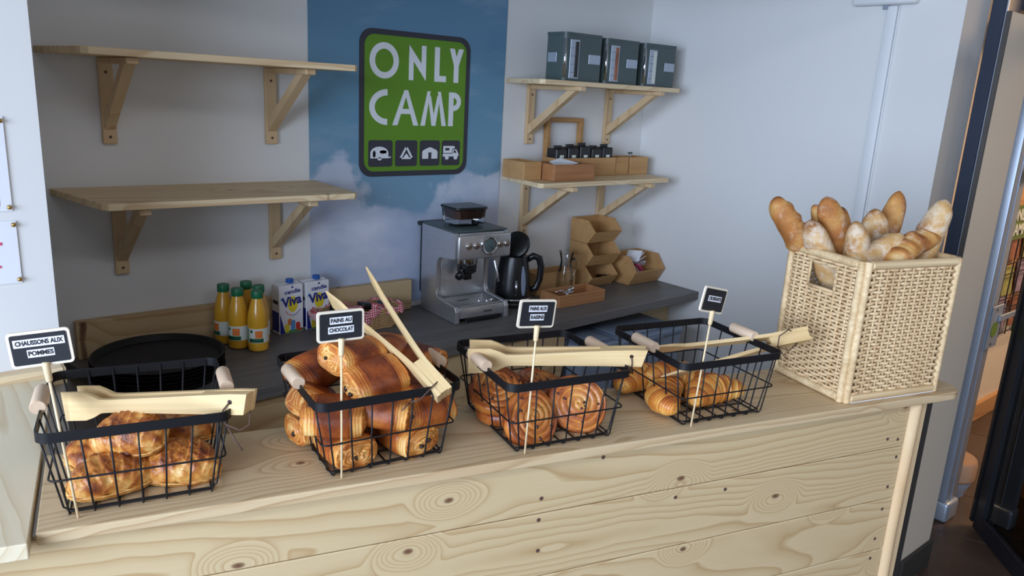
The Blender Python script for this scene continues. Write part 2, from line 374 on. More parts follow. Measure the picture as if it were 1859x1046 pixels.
# ------------------------------------------------------------------ mesh helpers
class MB:
    """collects shapes and links them as one mesh object"""
    def __init__(self):
        self.v = []; self.f = []; self.b = None
    def add(self, vs, fs):
        k = len(self.v)
        self.v += [tuple(p) for p in vs]
        self.f += [tuple(i + k for i in q) for q in fs]
        if self.b is not None: self.b += [0.5] * len(vs)
        return self
    def box(self, x0, x1, y0, y1, z0, z1, mat=None):
        vs = [(x0, y0, z0), (x1, y0, z0), (x1, y1, z0), (x0, y1, z0), (x0, y0, z1), (x1, y0, z1), (x1, y1, z1), (x0, y1, z1)]
        if mat is not None: vs = [mat @ Vector(p) for p in vs]
        return self.add(vs, [(3, 2, 1, 0), (4, 5, 6, 7), (0, 1, 5, 4), (1, 2, 6, 5), (2, 3, 7, 6), (3, 0, 4, 7)])
    def rbox(self, x0, x1, y0, y1, z0, z1, r=0.004, seg=2, mat=None):
        bm = bmesh.new()
        bmesh.ops.create_cube(bm, size=1.0)
        for q in bm.verts:
            q.co = Vector(((x0 + x1) / 2 + q.co.x * (x1 - x0), (y0 + y1) / 2 + q.co.y * (y1 - y0), (z0 + z1) / 2 + q.co.z * (z1 - z0)))
        r = min(r, 0.49 * min(x1 - x0, y1 - y0, z1 - z0))
        bmesh.ops.bevel(bm, geom=list(bm.edges), offset=r, segments=seg, profile=0.5, affect='EDGES')
        bm.verts.index_update()
        vs = [(mat @ q.co) if mat is not None else q.co.copy() for q in bm.verts]
        fs = [[q.index for q in f.verts] for f in bm.faces]
        bm.free()
        return self.add(vs, fs)
    def prism(self, poly, h0, h1, plane='XY', mat=None):
        """extrude a 2-D outline: XY along z, XZ along y, YZ along x"""
        n = len(poly)
        def P(p, h):
            if plane == 'XY': q = (p[0], p[1], h)
            elif plane == 'XZ': q = (p[0], h, p[1])
            else: q = (h, p[0], p[1])
            return mat @ Vector(q) if mat is not None else q
        vs = [P(p, h0) for p in poly] + [P(p, h1) for p in poly]
        fs = [tuple(range(n))[::-1], tuple(range(n, 2 * n))] + [(i, (i + 1) % n, n + (i + 1) % n, n + i) for i in range(n)]
        return self.add(vs, fs)
    def lathe(self, prof, seg=24, cx=0, cy=0, mat=None):
        """profile of (radius, z) pairs turned round the z axis"""
        vs = []; fs = []
        for r, z in prof:
            for i in range(seg):
                a = 2 * PI * i / seg
                p = (cx + r * math.cos(a), cy + r * math.sin(a), z)
                vs.append(mat @ Vector(p) if mat is not None else p)
        for j in range(len(prof) - 1):
            for i in range(seg):
                k = (i + 1) % seg
                fs.append((j * seg + i, j * seg + k, (j + 1) * seg + k, (j + 1) * seg + i))
        if prof[0][0] > 1e-6: fs.append(tuple(range(seg))[::-1])
        if prof[-1][0] > 1e-6: fs.append(tuple((len(prof) - 1) * seg + i for i in range(seg)))
        return self.add(vs, fs)
    def tube(self, pts, r, seg=6, closed=False, flat=None):
        pts = [Vector(p) for p in pts]
        n = len(pts); vs = []; fs = []
        up = None
        for i, p in enumerate(pts):
            if closed: t = pts[(i + 1) % n] - pts[i - 1]
            else: t = pts[min(i + 1, n - 1)] - pts[max(i - 1, 0)]
            t.normalize()
            if up is None:
                up = Vector((0, 0, 1)) if abs(t.z) < 0.9 else Vector((1, 0, 0))
            sd = t.cross(up)
            if sd.length < 1e-6: sd = t.orthogonal()
            sd.normalize(); up = sd.cross(t).normalized()
            rr = r[i] if isinstance(r, (list, tuple)) else r
            ru = rr if flat is None else rr * flat
            for k in range(seg):
                a = 2 * PI * k / seg
                vs.append(p + sd * (rr * math.cos(a)) + up * (ru * math.sin(a)))
        for i in range(n if closed else n - 1):
            j = (i + 1) % n
            for k in range(seg):
                l = (k + 1) % seg
                fs.append((i * seg + k, i * seg + l, j * seg + l, j * seg + k))
        if not closed:
            fs.append(tuple(range(seg))[::-1]); fs.append(tuple((n - 1) * seg + k for k in range(seg)))
        return self.add(vs, fs)
    def ball(self, c, rx, ry, rz, seg=10, rings=6, mat=None):
        prof = [(math.sin(PI * i / rings), -math.cos(PI * i / rings)) for i in range(rings + 1)]
        k = len(self.v)
        self.lathe(prof, seg)
        for i in range(k, len(self.v)):
            p = self.v[i]
            q = Vector((p[0] * rx, p[1] * ry, p[2] * rz))
            if mat is not None: q = mat @ q
            self.v[i] = (c[0] + q[0], c[1] + q[1], c[2] + q[2])
        return self
    def mesh(self, name, mat, smooth=False):
        me = bpy.data.meshes.new(name)
        me.from_pydata(self.v, [], self.f)
        me.validate()
        if mat is not None: me.materials.append(mat)
        bm = bmesh.new(); bm.from_mesh(me)
        bmesh.ops.remove_doubles(bm, verts=bm.verts, dist=1e-6) if self.b is None else None
        bmesh.ops.recalc_face_normals(bm, faces=bm.faces)
        bm.to_mesh(me); bm.free()
        if self.b is not None:
            at = me.attributes.new('bake', 'FLOAT', 'POINT')
            at.data.foreach_set('value', self.b)
        if smooth is not False:
            me.polygons.foreach_set('use_smooth', [True] * len(me.polygons))
            if smooth is not True:
                me.set_sharp_from_angle(angle=smooth)
        me.update()
        return me
    def build(self, name, mat, parent=None, smooth=False):
        o = bpy.data.objects.new(name, self.mesh(name, mat, smooth))
        COL.objects.link(o)
        if parent is not None: o.parent = parent
        return o
SM = math.radians(38)

def put(o, loc=(0, 0, 0), rot=(0, 0, 0)):
    o.location = loc; o.rotation_euler = rot
    return o
def tag(o, label, cat, group=None):
    o['label'] = label; o['category'] = cat
    if group: o['group'] = group
    return o
def thing(name, label, cat, loc=(0, 0, 0), rot=(0, 0, 0), group=None):
    o = bpy.data.objects.new(name, None)
    o.empty_display_size = 0.05
    COL.objects.link(o)
    put(o, loc, rot)
    return tag(o, label, cat, group)
def struct(o):
    o['kind'] = 'structure'
    return o
def part(name, me, parent, loc=(0, 0, 0), rot=(0, 0, 0)):
    o = bpy.data.objects.new(name, me)
    COL.objects.link(o); o.parent = parent
    return put(o, loc, rot)
def copy_tree(o, parent=None):
    c = o.copy(); COL.objects.link(c); c.parent = parent
    for ch in list(o.children):
        copy_tree(ch, c)
    return c
def rrect(w, h, r, n=5, cx=0, cy=0):
    pts = []
    for sx, sy, a0 in ((1, -1, -PI / 2), (1, 1, 0), (-1, 1, PI / 2), (-1, -1, PI)):
        for i in range(n + 1):
            a = a0 + (PI / 2) * i / n
            pts.append((cx + sx * (w / 2 - r) + r * math.cos(a), cy + sy * (h / 2 - r) + r * math.sin(a)))
    return pts
def ellipse(cx, cy, rx, ry, n=28):
    return [(cx + rx * math.cos(2 * PI * i / n), cy + ry * math.sin(2 * PI * i / n)) for i in range(n)]
def text_mesh(name, s, size, depth, mat, bold=0.0, sx=1.0, shear=0.0, align='CENTER'):
    """lettering as a thin solid in the XZ plane, facing -Y"""
    cu = bpy.data.curves.new(name, 'FONT')
    cu.body = s; cu.size = size; cu.extrude = depth / 2; cu.offset = bold; cu.shear = shear
    cu.align_x = align; cu.align_y = 'CENTER'; cu.resolution_u = 3
    t = bpy.data.objects.new(name, cu); COL.objects.link(t)
    dg = bpy.context.evaluated_depsgraph_get()
    me = bpy.data.meshes.new_from_object(t.evaluated_get(dg))
    bpy.data.objects.remove(t); bpy.data.curves.remove(cu)
    me.transform(Matrix.Rotation(PI / 2, 4, 'X') @ Matrix.Diagonal((sx, 1, 1, 1)))
    me.materials.clear(); me.materials.append(mat)
    me.name = name
    return me

# ------------------------------------------------------------------ the place
YW, XR = 2.72, 3.12          # back wall, right wall
ZW, ZC = 0.88, 1.10          # worktop and counter heights
CH = 3.2                     # ceiling height
CA = YAWC - YAWX             # the counter stands at an angle to the back wall
CD = Vector((math.cos(CA), math.sin(CA), 0)); CN = Vector((-math.sin(CA), math.cos(CA), 0))
def c2w(a, n, z=0.0):
    return CD * a + CN * n + Vector((0, 0, z))

def wallbox(name, mat, *b):
    return struct(MB().box(*b).build(name, mat))
wallbox('wall_back', M['wall'], 0.30, XR + 0.22, YW, YW + 0.15, 0, CH)
# right wall with the cable trunking and its junction box
wr = wallbox('wall_right', M['wall'], XR, XR + 0.215, 1.24, YW, 0, CH)
# the white wall on the left, its face to the room and its slanting flank behind the counter
struct(MB().prism([(-3.0, 1.985), (0.289, 1.985), (0.415, YW + 0.15), (-3.0, YW + 0.15)], 0, CH).build('wall_left', M['wall']))
struct(MB().box(-3.0, 8.4, -3.6, YW + 0.15, CH, CH + 0.1).build('ceiling', M['ceiling']))
# unseen soffit added to shade the serving niche, from the left wall to the end of the right wall
struct(MB().prism([(0.289, 1.985), (XR, 1.24), (XR, YW), (0.40, YW)], 2.29, CH).build('added_shade_soffit', M['wall']))
# window wall: glazed front on the left
wl = MB()
wl.box(-3.12, -3.0, -3.6, -2.45, 0, CH); wl.box(-3.12, -3.0, 1.35, 1.985, 0, CH)
wl.box(-3.12, -3.0, -2.45, 1.35, 0, 0.45); wl.box(-3.12, -3.0, -2.45, 1.35, 2.9, CH)
struct(wl.build('wall_window_side', M['wall']))
w1 = MB()
for y in (-2.45, -1.19, 0.06, 1.29):
    w1.box(-3.1, -3.03, y, y + 0.06, 0.45, 2.9)
w1.box(-3.1, -3.03, -2.45, 1.35, 0.45, 0.52); w1.box(-3.1, -3.03, -2.45, 1.35, 2.83, 2.9)
win1 = struct(w1.build('window_1', M['navy']))
wb = MB()
wb.box(-3.0, -0.75, -3.6, -3.48, 0, CH); wb.box(1.95, 8.4, -3.6, -3.48, 0, CH)
wb.box(-0.75, 1.95, -3.6, -3.48, 0, 0.7); wb.box(-0.75, 1.95, -3.6, -3.48, 2.5, CH)
struct(wb.build('wall_behind_camera', M['wall']))
w2 = MB()
for x in (-0.75, 0.57, 1.89):
    w2.box(x, x + 0.06, -3.57, -3.50, 0.7, 2.5)
w2.box(-0.75, 1.95, -3.57, -3.50, 0.7, 0.76); w2.box(-0.75, 1.95, -3.57, -3.50, 2.44, 2.5)
struct(w2.build('window_2', M['navy']))
# shop next door
wallbox('wall_shop', M['wall_warm'], XR + 0.215, 8.4, 1.52, 1.64, 0, CH)
wallbox('wall_shop_end', M['wall_warm'], 8.4, 8.5, -3.6, 1.64, 0, CH)
bs = struct(MB().rbox(XR + 0.22, 8.38, 1.495, 1.52, 0, 0.115, 0.004, 1).build('baseboard_shop', M['shop_orange']))

# housings made up for the added fill lights, out of view
for (_x, _y) in ((0.1, -0.5), (1.7, -0.9)):
    cp_ = thing('fill_light_housing', 'flat square-edged housing of an added fill light, the one %s' % ('over the left half of the room' if _x < 1 else 'nearer the shop'), 'ceiling light', (_x, _y, CH))
    MB().rbox(-0.62, 0.62, -0.32, 0.32, -0.05, -0.001, 0.004, 1).build('housing', M['white_gloss'], cp_)
# tiled floor: grout bed with single tiles
fl = struct(MB().box(-3.0, 8.4, -3.6, YW, -0.06, -0.004).build('floor', M['grout']))
TS = 0.45
tm = MB().rbox(-TS / 2 + 0.0025, TS / 2 - 0.0025, -TS / 2 + 0.0025, TS / 2 - 0.0025, -0.012, 0.0, 0.0015, 1).mesh('tile', M['tile'])
tcount = 0
tr = math.radians(20)
for i in range(-3, 14):
    for j in range(-10, 8):
        x = 3.30 + TS * (i * math.cos(tr) - j * math.sin(tr)); y = 0.95 + TS * (i * math.sin(tr) + j * math.cos(tr))
        if 2.2 < x < 6.9 and -1.3 < y < 1.42:
            part('tile', tm, fl, (x, y, 0), (0, 0, tr)); tcount += 1
rest = MB()
for i in range(-18, 16):
    for j in range(-18, 16):
        x = 3.30 + TS * (i * math.cos(tr) - j * math.sin(tr)); y = 0.95 + TS * (i * math.sin(tr) + j * math.cos(tr))
        if -2.7 < x < 8.1 and -3.3 < y < 2.4 and not (2.2 < x < 6.9 and -1.3 < y < 1.42):
            h = TS / 2 - 0.0025
            mt = Matrix.Translation((x, y, 0)) @ Matrix.Rotation(tr, 4, 'Z')
            rest.box(-h, h, -h, h, -0.012, 0.0, mt)
ro = rest.build('tiles', M['tile'], fl); ro['kind'] = 'stuff'

# trunking and junction box on the right wall
t = thing('cable_trunking', 'white vertical cable trunking under a junction box on the right wall', 'trunking', (XR, 1.50, 0.0))
MB().rbox(-0.016, 0, -0.018, 0.018, 0.95, 2.20, 0.003, 2).build('cover', M['white_gloss'], t, SM)
MB().rbox(-0.009, 0, 0.019, 0.026, 0.95, 2.20, 0.002, 1).build('edge_strip', M['white_gloss'], t, SM)
MB().rbox(-0.008, 0, -0.026, -0.019, 0.95, 2.20, 0.002, 1).build('edge_strip', M['white_gloss'], t, SM)
t = thing('junction_box', 'flat white plastic junction box high on the right wall', 'junction box', (XR, 1.53, 2.20))
mt = Matrix.Identity(4)
MB().rbox(-0.045, 0, -0.125, 0.125, 0.003, 0.22, 0.012, 3).build('housing', M['white_gloss'], t, SM)
MB().rbox(-0.012, -0.002, -0.012, 0.012, -0.012, 0.006, 0.002, 1).build('cable_gland', M['alu'], t, SM)

# entrance joinery on the right
g = MB()
jamb = thing('door_frame', 'dark navy door frame beside the white wall end on the right', 'door frame', (XR + 0.215, 1.215, 0))
MB().rbox(0.0, 0.15, -0.03, 0.02, 0.0, 2.30, 0.003, 1).build('jamb', M['navy'], jamb)
MB().rbox(0.15, 1.6, -0.03, 0.02, 2.21, 2.30, 0.003, 1).build('head', M['navy'], jamb)
MB().rbox(0.004, 0.012, -0.036, -0.03, 0.0, 2.30, 0.001, 1).build('bead', M['alu'], jamb)
pn = thing('wall_panel', 'plain white partition end with dark skirting beyond the counter', 'partition', (0, 0, 0))
MB().rbox(2.905, 3.165, 1.010, 1.022, 0.0, 2.14, 0.002, 1).build('panel', M['wall_warm'], pn)
MB().rbox(2.897, 2.9045, 1.009, 1.026, 0.0, 2.14, 0.002, 1).build('edge_strip', M['darkskirt'], pn)
MB().rbox(2.90, 3.168, 0.996, 1.0095, 0.0, 0.115, 0.002, 1).build('skirting', M['darkskirt'], pn)
st = thing('sliding_door_stile', 'pale aluminium door stile with lock plate and green dot stickers', 'door stile', (3.64, 1.13, 0))
MB().rbox(-0.07, 0.055, -0.022, 0.022, 0.10, 2.35, 0.004, 2).build('profile', M['alu'], st, SM)
MB().rbox(-0.022, -0.016, -0.026, -0.0221, 0.10, 2.35, 0.001, 1).build('seam', M['alu'], st)
lp = MB().rbox(-0.02, 0.105, -0.032, -0.0265, 0.825, 1.02, 0.003, 1).build('lock_plate', M['alu'], st)
for zz in (0.845, 1.0):
    MB().lathe([(0.005, 0), (0.005, 0.002), (0.0, 0.002)], 10, mat=Matrix.Translation((0.03, -0.032, zz)) @ Matrix.Rotation(PI / 2, 4, 'X')).build('screw', M['blackp'], lp)
for zz, xx in ((0.911, 0.036), (1.577, 0.03)):
    MB().lathe([(0.034, 0), (0.034, 0.0015), (0.0, 0.0015)], 28, mat=Matrix.Translation((xx, -0.0325, zz)) @ Matrix.Rotation(PI / 2, 4, 'X')).build('round_sticker', M['green_dot'], st)
MB().rbox(0.06, 0.50, -0.042, -0.0325, 0.945, 0.972, 0.002, 1).build('latch_bar', M['alu'], st)
MB().tube([(0.26, -0.045, 0.985), (0.235, -0.07, 0.975), (0.235, -0.075, 0.88), (0.26, -0.06, 0.86), (0.30, -0.045, 0.86)], 0.009, 8).build('pull_handle', M['blackp'], st, True)
MB().rbox(-0.075, 0.05, -0.04, 0.04, 0.002, 0.098, 0.014, 3).build('foot', M['alu'], st, SM)
fb = thing('floor_door_closer', 'rounded beige floor unit with ribbed grey base by the door', 'floor unit', (3.88, 1.22, 0.0))
MB().lathe([(0.10, 0.10), (0.115, 0.115), (0.115, 0.19), (0.108, 0.205), (0.0, 0.208)], 28).build('cover', M['beige'], fb, SM)
rb = MB().lathe([(0.070, 0.003), (0.092, 0.05), (0.10, 0.0995)], 28).build('base', M['alu'], fb, SM)
for i in range(12):
    a = -PI * 0.9 + i * 0.16
    MB().tube([(0.078 * math.cos(a), 0.078 * math.sin(a), 0.02), (0.099 * math.cos(a), 0.099 * math.sin(a), 0.092)], 0.003, 5).build('rib', M['alu'], rb)
# open glass door, dark frame, in front on the right
gd = thing('glass_door', 'open glass door leaf with a dark metal frame', 'door', (3.66, 0.99, 0.0), (0, 0, math.atan2(0.745 - 0.986, 3.396 - 3.661)))
MB().rbox(0, 0.07, -0.022, 0.022, 0.006, 2.2, 0.003, 1).build('stile', M['door_black'], gd)
MB().rbox(0.83, 0.90, -0.022, 0.022, 0.006, 2.2, 0.003, 1).build('stile', M['door_black'], gd)
MB().rbox(0.0705, 0.8295, -0.022, 0.022, 0.006, 0.09, 0.003, 1).build('bottom_rail', M['door_black'], gd)
MB().rbox(0.0705, 0.8295, -0.022, 0.022, 2.12, 2.2, 0.003, 1).build('top_rail', M['door_black'], gd)
MB().rbox(0.071, 0.829, -0.004, 0.004, 0.091, 2.119, 0.0005, 1).build('pane', M['door_glass'], gd)
MB().rbox(-0.022, -0.0005, -0.03, 0.03, 0.03, 2.18, 0.002, 1).build('brush_seal', M['blackp'], gd)
for zz in (0.06, 0.55, 1.7):
    MB().lathe([(0.014, 0), (0.014, 0.07), (0.0, 0.07)], 12, -0.02, 0.035).build('hinge', M['blackp'], gd).location.z = zz

# leaflet rack on the shop wall
rk = thing('leaflet_rack', 'wire leaflet rack with magazines on the shop wall', 'rack', (4.62, 1.44, -0.12))
MB().rbox(-0.30, 1.0, 0.045, 0.07, 0.86, 1.62, 0.004, 1).build('back_board', M['shop_orange'], rk)
for i in range(12):
    MB().tube([(-0.28 + i * 0.11, -0.005, 0.70), (-0.28 + i * 0.11, -0.005, 1.42)], 0.0035, 5).build('wire', M['black'], rk)
for z in (0.72, 0.87, 0.93, 1.08, 1.14, 1.29, 1.36):
    MB().tube([(-0.30, -0.008, z), (1.0, -0.008, z)], 0.0035, 5).build('wire', M['black'], rk)
k = 0
for zi, z in enumerate((0.725, 0.935, 1.145)):
    for i in range(5):
        mg = MB().rbox(-0.09, 0.09, -0.004, 0.004, 0.0, 0.17 + 0.02 * ((i + zi) % 3), 0.001, 1).build('magazine', M[('magA', 'magB', 'magC')[(i + zi * 2) % 3]])
        put(mg, (4.62 - 0.17 + i * 0.245, 1.462, z - 0.119), (-0.06, 0, 0))
        tag(mg, '%s magazine, %s, in the %s row of the shop rack' % (('brown', 'olive', 'mauve')[(i + zi * 2) % 3], ('leftmost', 'second from left', 'middle', 'second from right', 'rightmost')[i], ('bottom', 'middle', 'top')[zi]), 'magazine', 'magazines in the shop rack')
ol = thing('olive_sign', 'olive green board sign above the leaflet rack in the shop', 'sign', (4.70, 1.40, 1.17))
MB().rbox(-0.15, 0.15, 0.0, 0.012, 0.0, 0.19, 0.003, 1).build('board', M['olive'], ol)
part('lettering', text_mesh('lettering', 'ONLY', 0.085, 0.003, M['labelw'], 0.002), ol, (0.01, -0.002, 0.135))
part('lettering', text_mesh('lettering', 'CAMP', 0.085, 0.003, M['labelw'], 0.002), ol, (0.01, -0.002, 0.055))

# ------------------------------------------------------------------ sky poster and logo
ps = thing('sky_poster', 'tall sky and cloud wall poster with a green camping logo', 'poster', (1.262, YW - 0.003, 0.90))
PW = 0.918
MB().box(0, PW, 0, 0.002, 0, 1.68).build('sheet', M['poster'], ps)
LX0, LX1, LZ0, LZ1 = 1.468 - 1.262, 1.988 - 1.262, 1.443 - 0.90, 2.008 - 0.90
lw, lh = LX1 - LX0, LZ1 - LZ0
lg = MB().prism(rrect(lw, lh, 0.055, 7, LX0 + lw / 2, LZ0 + lh / 2), -0.003, -0.0002, 'XZ').build('logo_border', M['logo_dark'], ps)
MB().prism(rrect(lw - 0.042, lh - 0.042, 0.042, 7, LX0 + lw / 2, LZ0 + lh / 2), -0.0045, -0.0032, 'XZ').build('logo_panel', M['logo_green'], lg)
def strokes(name, shapes, parent, y0=-0.006, y1=-0.0047, mat='logo_white'):
    for poly in shapes:
        MB().prism(poly, y0, y1, 'XZ').build(name, M[mat], parent)
def ring(cx, cz, rx, rz, w, a0=0, a1=2 * PI, n=40):
    o = [(cx + rx * math.cos(a0 + (a1 - a0) * i / n), cz + rz * math.sin(a0 + (a1 - a0) * i / n)) for i in range(n + 1)]
    q = [(cx + (rx - w) * math.cos(a0 + (a1 - a0) * i / n), cz + (rz - w) * math.sin(a0 + (a1 - a0) * i / n)) for i in range(n + 1)]
    return [[o[i], o[i + 1], q[i + 1], q[i]] for i in range(n)]
def glyph(name, polys, parent, y0=-0.006, y1=-0.0047, mat='logo_white'):
    mb = MB()
    for k, p in enumerate(polys): mb.prism(p, y0 - 0.00002 * (k % 7), y1, 'XZ')
    return mb.build(name, M[mat], parent)
def bar(x0, z0, x1, z1, w):
    d = Vector((x1 - x0, z1 - z0)).normalized(); p = Vector((-d.y, d.x)) * w / 2
    return [(x0 + p.x, z0 + p.y), (x0 - p.x, z0 - p.y), (x1 - p.x, z1 - p.y), (x1 + p.x, z1 + p.y)]
# lettering laid out on the panel in fractions of its width and height
def LXf(u): return LX0 + u * lw
def LZf(v): return LZ0 + lh - v * lh
W_ = 0.024
zt, zb = LZf(0.085), LZf(0.325)
zc, rz = (zt + zb) / 2, (zt - zb) / 2
glyph('letter', ring(LXf(0.205), zc, 0.125 * lw, rz, W_), lg)
nx0, nx1 = LXf(0.42), LXf(0.575)
glyph('letter', [[(nx0, zb), (nx0 + W_ * .9, zb), (nx0 + W_ * .9, zt - .035), (nx0, zt)], [(nx0, zt), (nx0, zt - .035), (nx1, zb), (nx1, zb + .04)],
                 [(nx1 - W_ * .9, zb + .035), (nx1, zb), (nx1, zt), (nx1 - W_ * .9, zt)]], lg)
lx = LXf(0.655)
glyph('letter', [[(lx, zb), (lx + W_, zb), (lx + W_, zt), (lx, zt)], [(lx + W_, zb), (LXf(0.765), zb), (LXf(0.765), zb + W_), (lx + W_, zb + W_)]], lg)
yx_ = LXf(0.862)
glyph('letter', [[(yx_ - W_ / 2, zb), (yx_ + W_ / 2, zb), (yx_ + W_ / 2, zc), (yx_ - W_ / 2, zc)],
                 [(yx_ - W_ / 2, zc), (yx_ + W_ / 2, zc), (LXf(0.795) + W_, zt), (LXf(0.795), zt)],
                 [(yx_ - W_ / 2, zc), (yx_ + W_ / 2, zc), (LXf(0.93), zt), (LXf(0.93) - W_, zt)]], lg)
zt, zb = LZf(0.395), LZf(0.64)
zc, rz = (zt + zb) / 2, (zt - zb) / 2
glyph('letter', ring(LXf(0.235), zc, 0.155 * lw, rz, W_, PI / 2, PI * 1.5), lg)
ax = LXf(0.40)
glyph('letter', [[(LXf(0.28), zb), (LXf(0.28) + W_, zb), (ax + W_ * .35, zt), (ax - W_ * .35, zt)], [(LXf(0.515) - W_, zb), (LXf(0.515), zb), (ax + W_ * .35, zt), (ax - W_ * .35, zt)],
                 [(LXf(0.335), zb + .045), (LXf(0.465), zb + .045), (LXf(0.455), zb + .065), (LXf(0.345), zb + .065)]], lg)
m0, m1_, m2_, m3, m4 = LXf(0.535), LXf(0.595), LXf(0.658), LXf(0.72), LXf(0.778)
glyph('letter', [[(m0, zb), (m0 + W_ * .9, zb), (m1_ + W_ * .6, zt), (m1_, zt)], [(m1_, zt), (m1_ + W_ * .7, zt - .02), (m2_ + W_ * .4, zb), (m2_ - W_ * .4, zb)],
                 [(m3 - W_ * .7, zt - .02), (m3, zt), (m2_ + W_ * .4, zb), (m2_ - W_ * .4, zb)], [(m3 - W_ * .6, zt), (m3, zt), (m4, zb), (m4 - W_ * .9, zb)]], lg)
px_ = LXf(0.80)
glyph('letter', [[(px_, zb), (px_ + W_, zb), (px_ + W_, zt), (px_, zt)]] + ring(px_ + W_ - 0.002, zt - 0.038, 0.040, 0.038, W_ * 0.9, -PI / 2, PI / 2, 20), lg)
# four camping pictograms on dark tiles
pics = [(0.075, 0.285), (0.31, 0.51), (0.535, 0.725), (0.745, 0.925)]
for i, (u0, u1) in enumerate(pics):
    x0, x1 = LXf(u0), LXf(u1); z0, z1 = LZf(0.93), LZf(0.745)
    w, h = x1 - x0, z1 - z0
    pt = MB().prism(rrect(w, h, 0.010, 4, (x0 + x1) / 2, (z0 + z1) / 2), -0.0058, -0.0047, 'XZ').build('pictogram_tile', M['logo_dark'], lg)
    X = lambda u: x0 + u * w
    Z = lambda v: z0 + v * h
    Y0, Y1, Y2 = -0.0070, -0.0060, -0.0072
    if i == 0:
        body = [(X(.08), Z(.32))] + [(X(.45 - .37 * math.cos(PI * k / 12)), Z(.52 + .24 * math.sin(PI * k / 12))) for k in range(13)] + [(X(.82), Z(.38)), (X(.93), Z(.38)), (X(.93), Z(.34)), (X(.82), Z(.32))]
        mb = MB().prism(body, Y0, Y1, 'XZ').prism(ellipse(X(.46), Z(.30), .085 * w, .06 * h), Y0, Y1, 'XZ')
        pg = mb.build('pictogram', M['logo_white'], pt)
        MB().prism(rrect(.27 * w, .13 * h, .012, 4, X(.60), Z(.56)), -0.0076, Y2, 'XZ').prism(rrect(.12 * w, .26 * h, .009, 4, X(.23), Z(.48)), -0.0076, Y2, 'XZ').build('pictogram_detail', M['logo_dark'], pt)
    elif i == 1:
        mb = MB()
        for p in ([(X(.17), Z(.28)), (X(.27), Z(.28)), (X(.55), Z(.76)), (X(.46), Z(.76))], [(X(.83), Z(.28)), (X(.73), Z(.28)), (X(.45), Z(.76)), (X(.54), Z(.76))], [(X(.17), Z(.28)), (X(.83), Z(.28)), (X(.80), Z(.33)), (X(.20), Z(.33))], [(X(.36), Z(.33)), (X(.64), Z(.33)), (X(.5), Z(.50))]):
            mb.prism(p, Y0, Y1, 'XZ')
        mb.build('pictogram', M['logo_white'], pt)
    elif i == 2:
        mb = MB()
        mb.prism([(X(.12), Z(.28)), (X(.42), Z(.28)), (X(.42), Z(.53)), (X(.58), Z(.53)), (X(.58), Z(.28)), (X(.88), Z(.28)), (X(.88), Z(.56)), (X(.82), Z(.62)), (X(.62), Z(.70)), (X(.52), Z(.73)), (X(.48), Z(.73)), (X(.38), Z(.70)), (X(.18), Z(.62)), (X(.12), Z(.56))], Y0, Y1, 'XZ')
        mb.build('pictogram', M['logo_white'], pt)
    else:
        mb = MB()
        mb.prism([(X(.08), Z(.50)), (X(.56), Z(.50)), (X(.56), Z(.66)), (X(.72), Z(.70)), (X(.66), Z(.78)), (X(.08), Z(.78))], Y0, Y1, 'XZ')
        mb.prism([(X(.06), Z(.36)), (X(.92), Z(.36)), (X(.92), Z(.46)), (X(.80), Z(.64)), (X(.60), Z(.64)), (X(.60), Z(.47)), (X(.06), Z(.47))], Y0, Y1, 'XZ')
        mb.prism(ellipse(X(.28), Z(.31), .10 * w, .08 * h), Y0 - .0004, Y1, 'XZ').prism(ellipse(X(.76), Z(.31), .10 * w, .08 * h), Y0 - .0004, Y1, 'XZ')
        mb.build('pictogram', M['logo_white'], pt)
        MB().prism([(X(.18), Z(.60)), (X(.40), Z(.60)), (X(.40), Z(.70)), (X(.18), Z(.70))], -0.0076, Y2, 'XZ').prism([(X(.65), Z(.50)), (X(.80), Z(.50)), (X(.75), Z(.60)), (X(.65), Z(.60))], -0.0076, Y2, 'XZ').build('pictogram_detail', M['logo_dark'], pt)

# ------------------------------------------------------------------ papers pinned to the left wall
def sheet(label, x0, x1, z0, z1, pins, prints):
    s = thing('pinned_sheet', label, 'notice', (0, 1.983, 0))
    MB().box(x0, x1, -0.0015, 0.0, z0, z1).build('paper', M['paper'], s)
    for (px, pz) in pins:
        MB().ball((px, -0.005, pz), 0.0052, 0.004, 0.0052, 12, 6).build('brass_pin', M['brass'], s, True)
    for (a, b, c, d, mm) in prints:
        MB().prism(rrect(b - a, d - c, min(b - a, d - c) * 0.3, 3, (a + b) / 2, (c + d) / 2), -0.0022, -0.0016, 'XZ').build('print', M[mm], s)
sheet('upper white sheet with a green patch pinned to the left wall', 0.02, 0.222, 1.488, 1.692, [(0.2165, 1.497), (0.216, 1.683)], [(0.03, 0.200, 1.490, 1.535, 'pgreen'), (0.12, 0.197, 1.61, 1.614, 'ppink'), (0.12, 0.197, 1.575, 1.578, 'ink'), (0.12, 0.197, 1.555, 1.558, 'ink')])
sheet('lower of the two white sheets pinned to the left wall', 0.02, 0.2255, 1.325, 1.466, [(0.2205, 1.458), (0.221, 1.334)], [(0.12, 0.196, 1.413, 1.42, 'ppink'), (0.15, 0.19, 1.362, 1.368, 'ppink')])

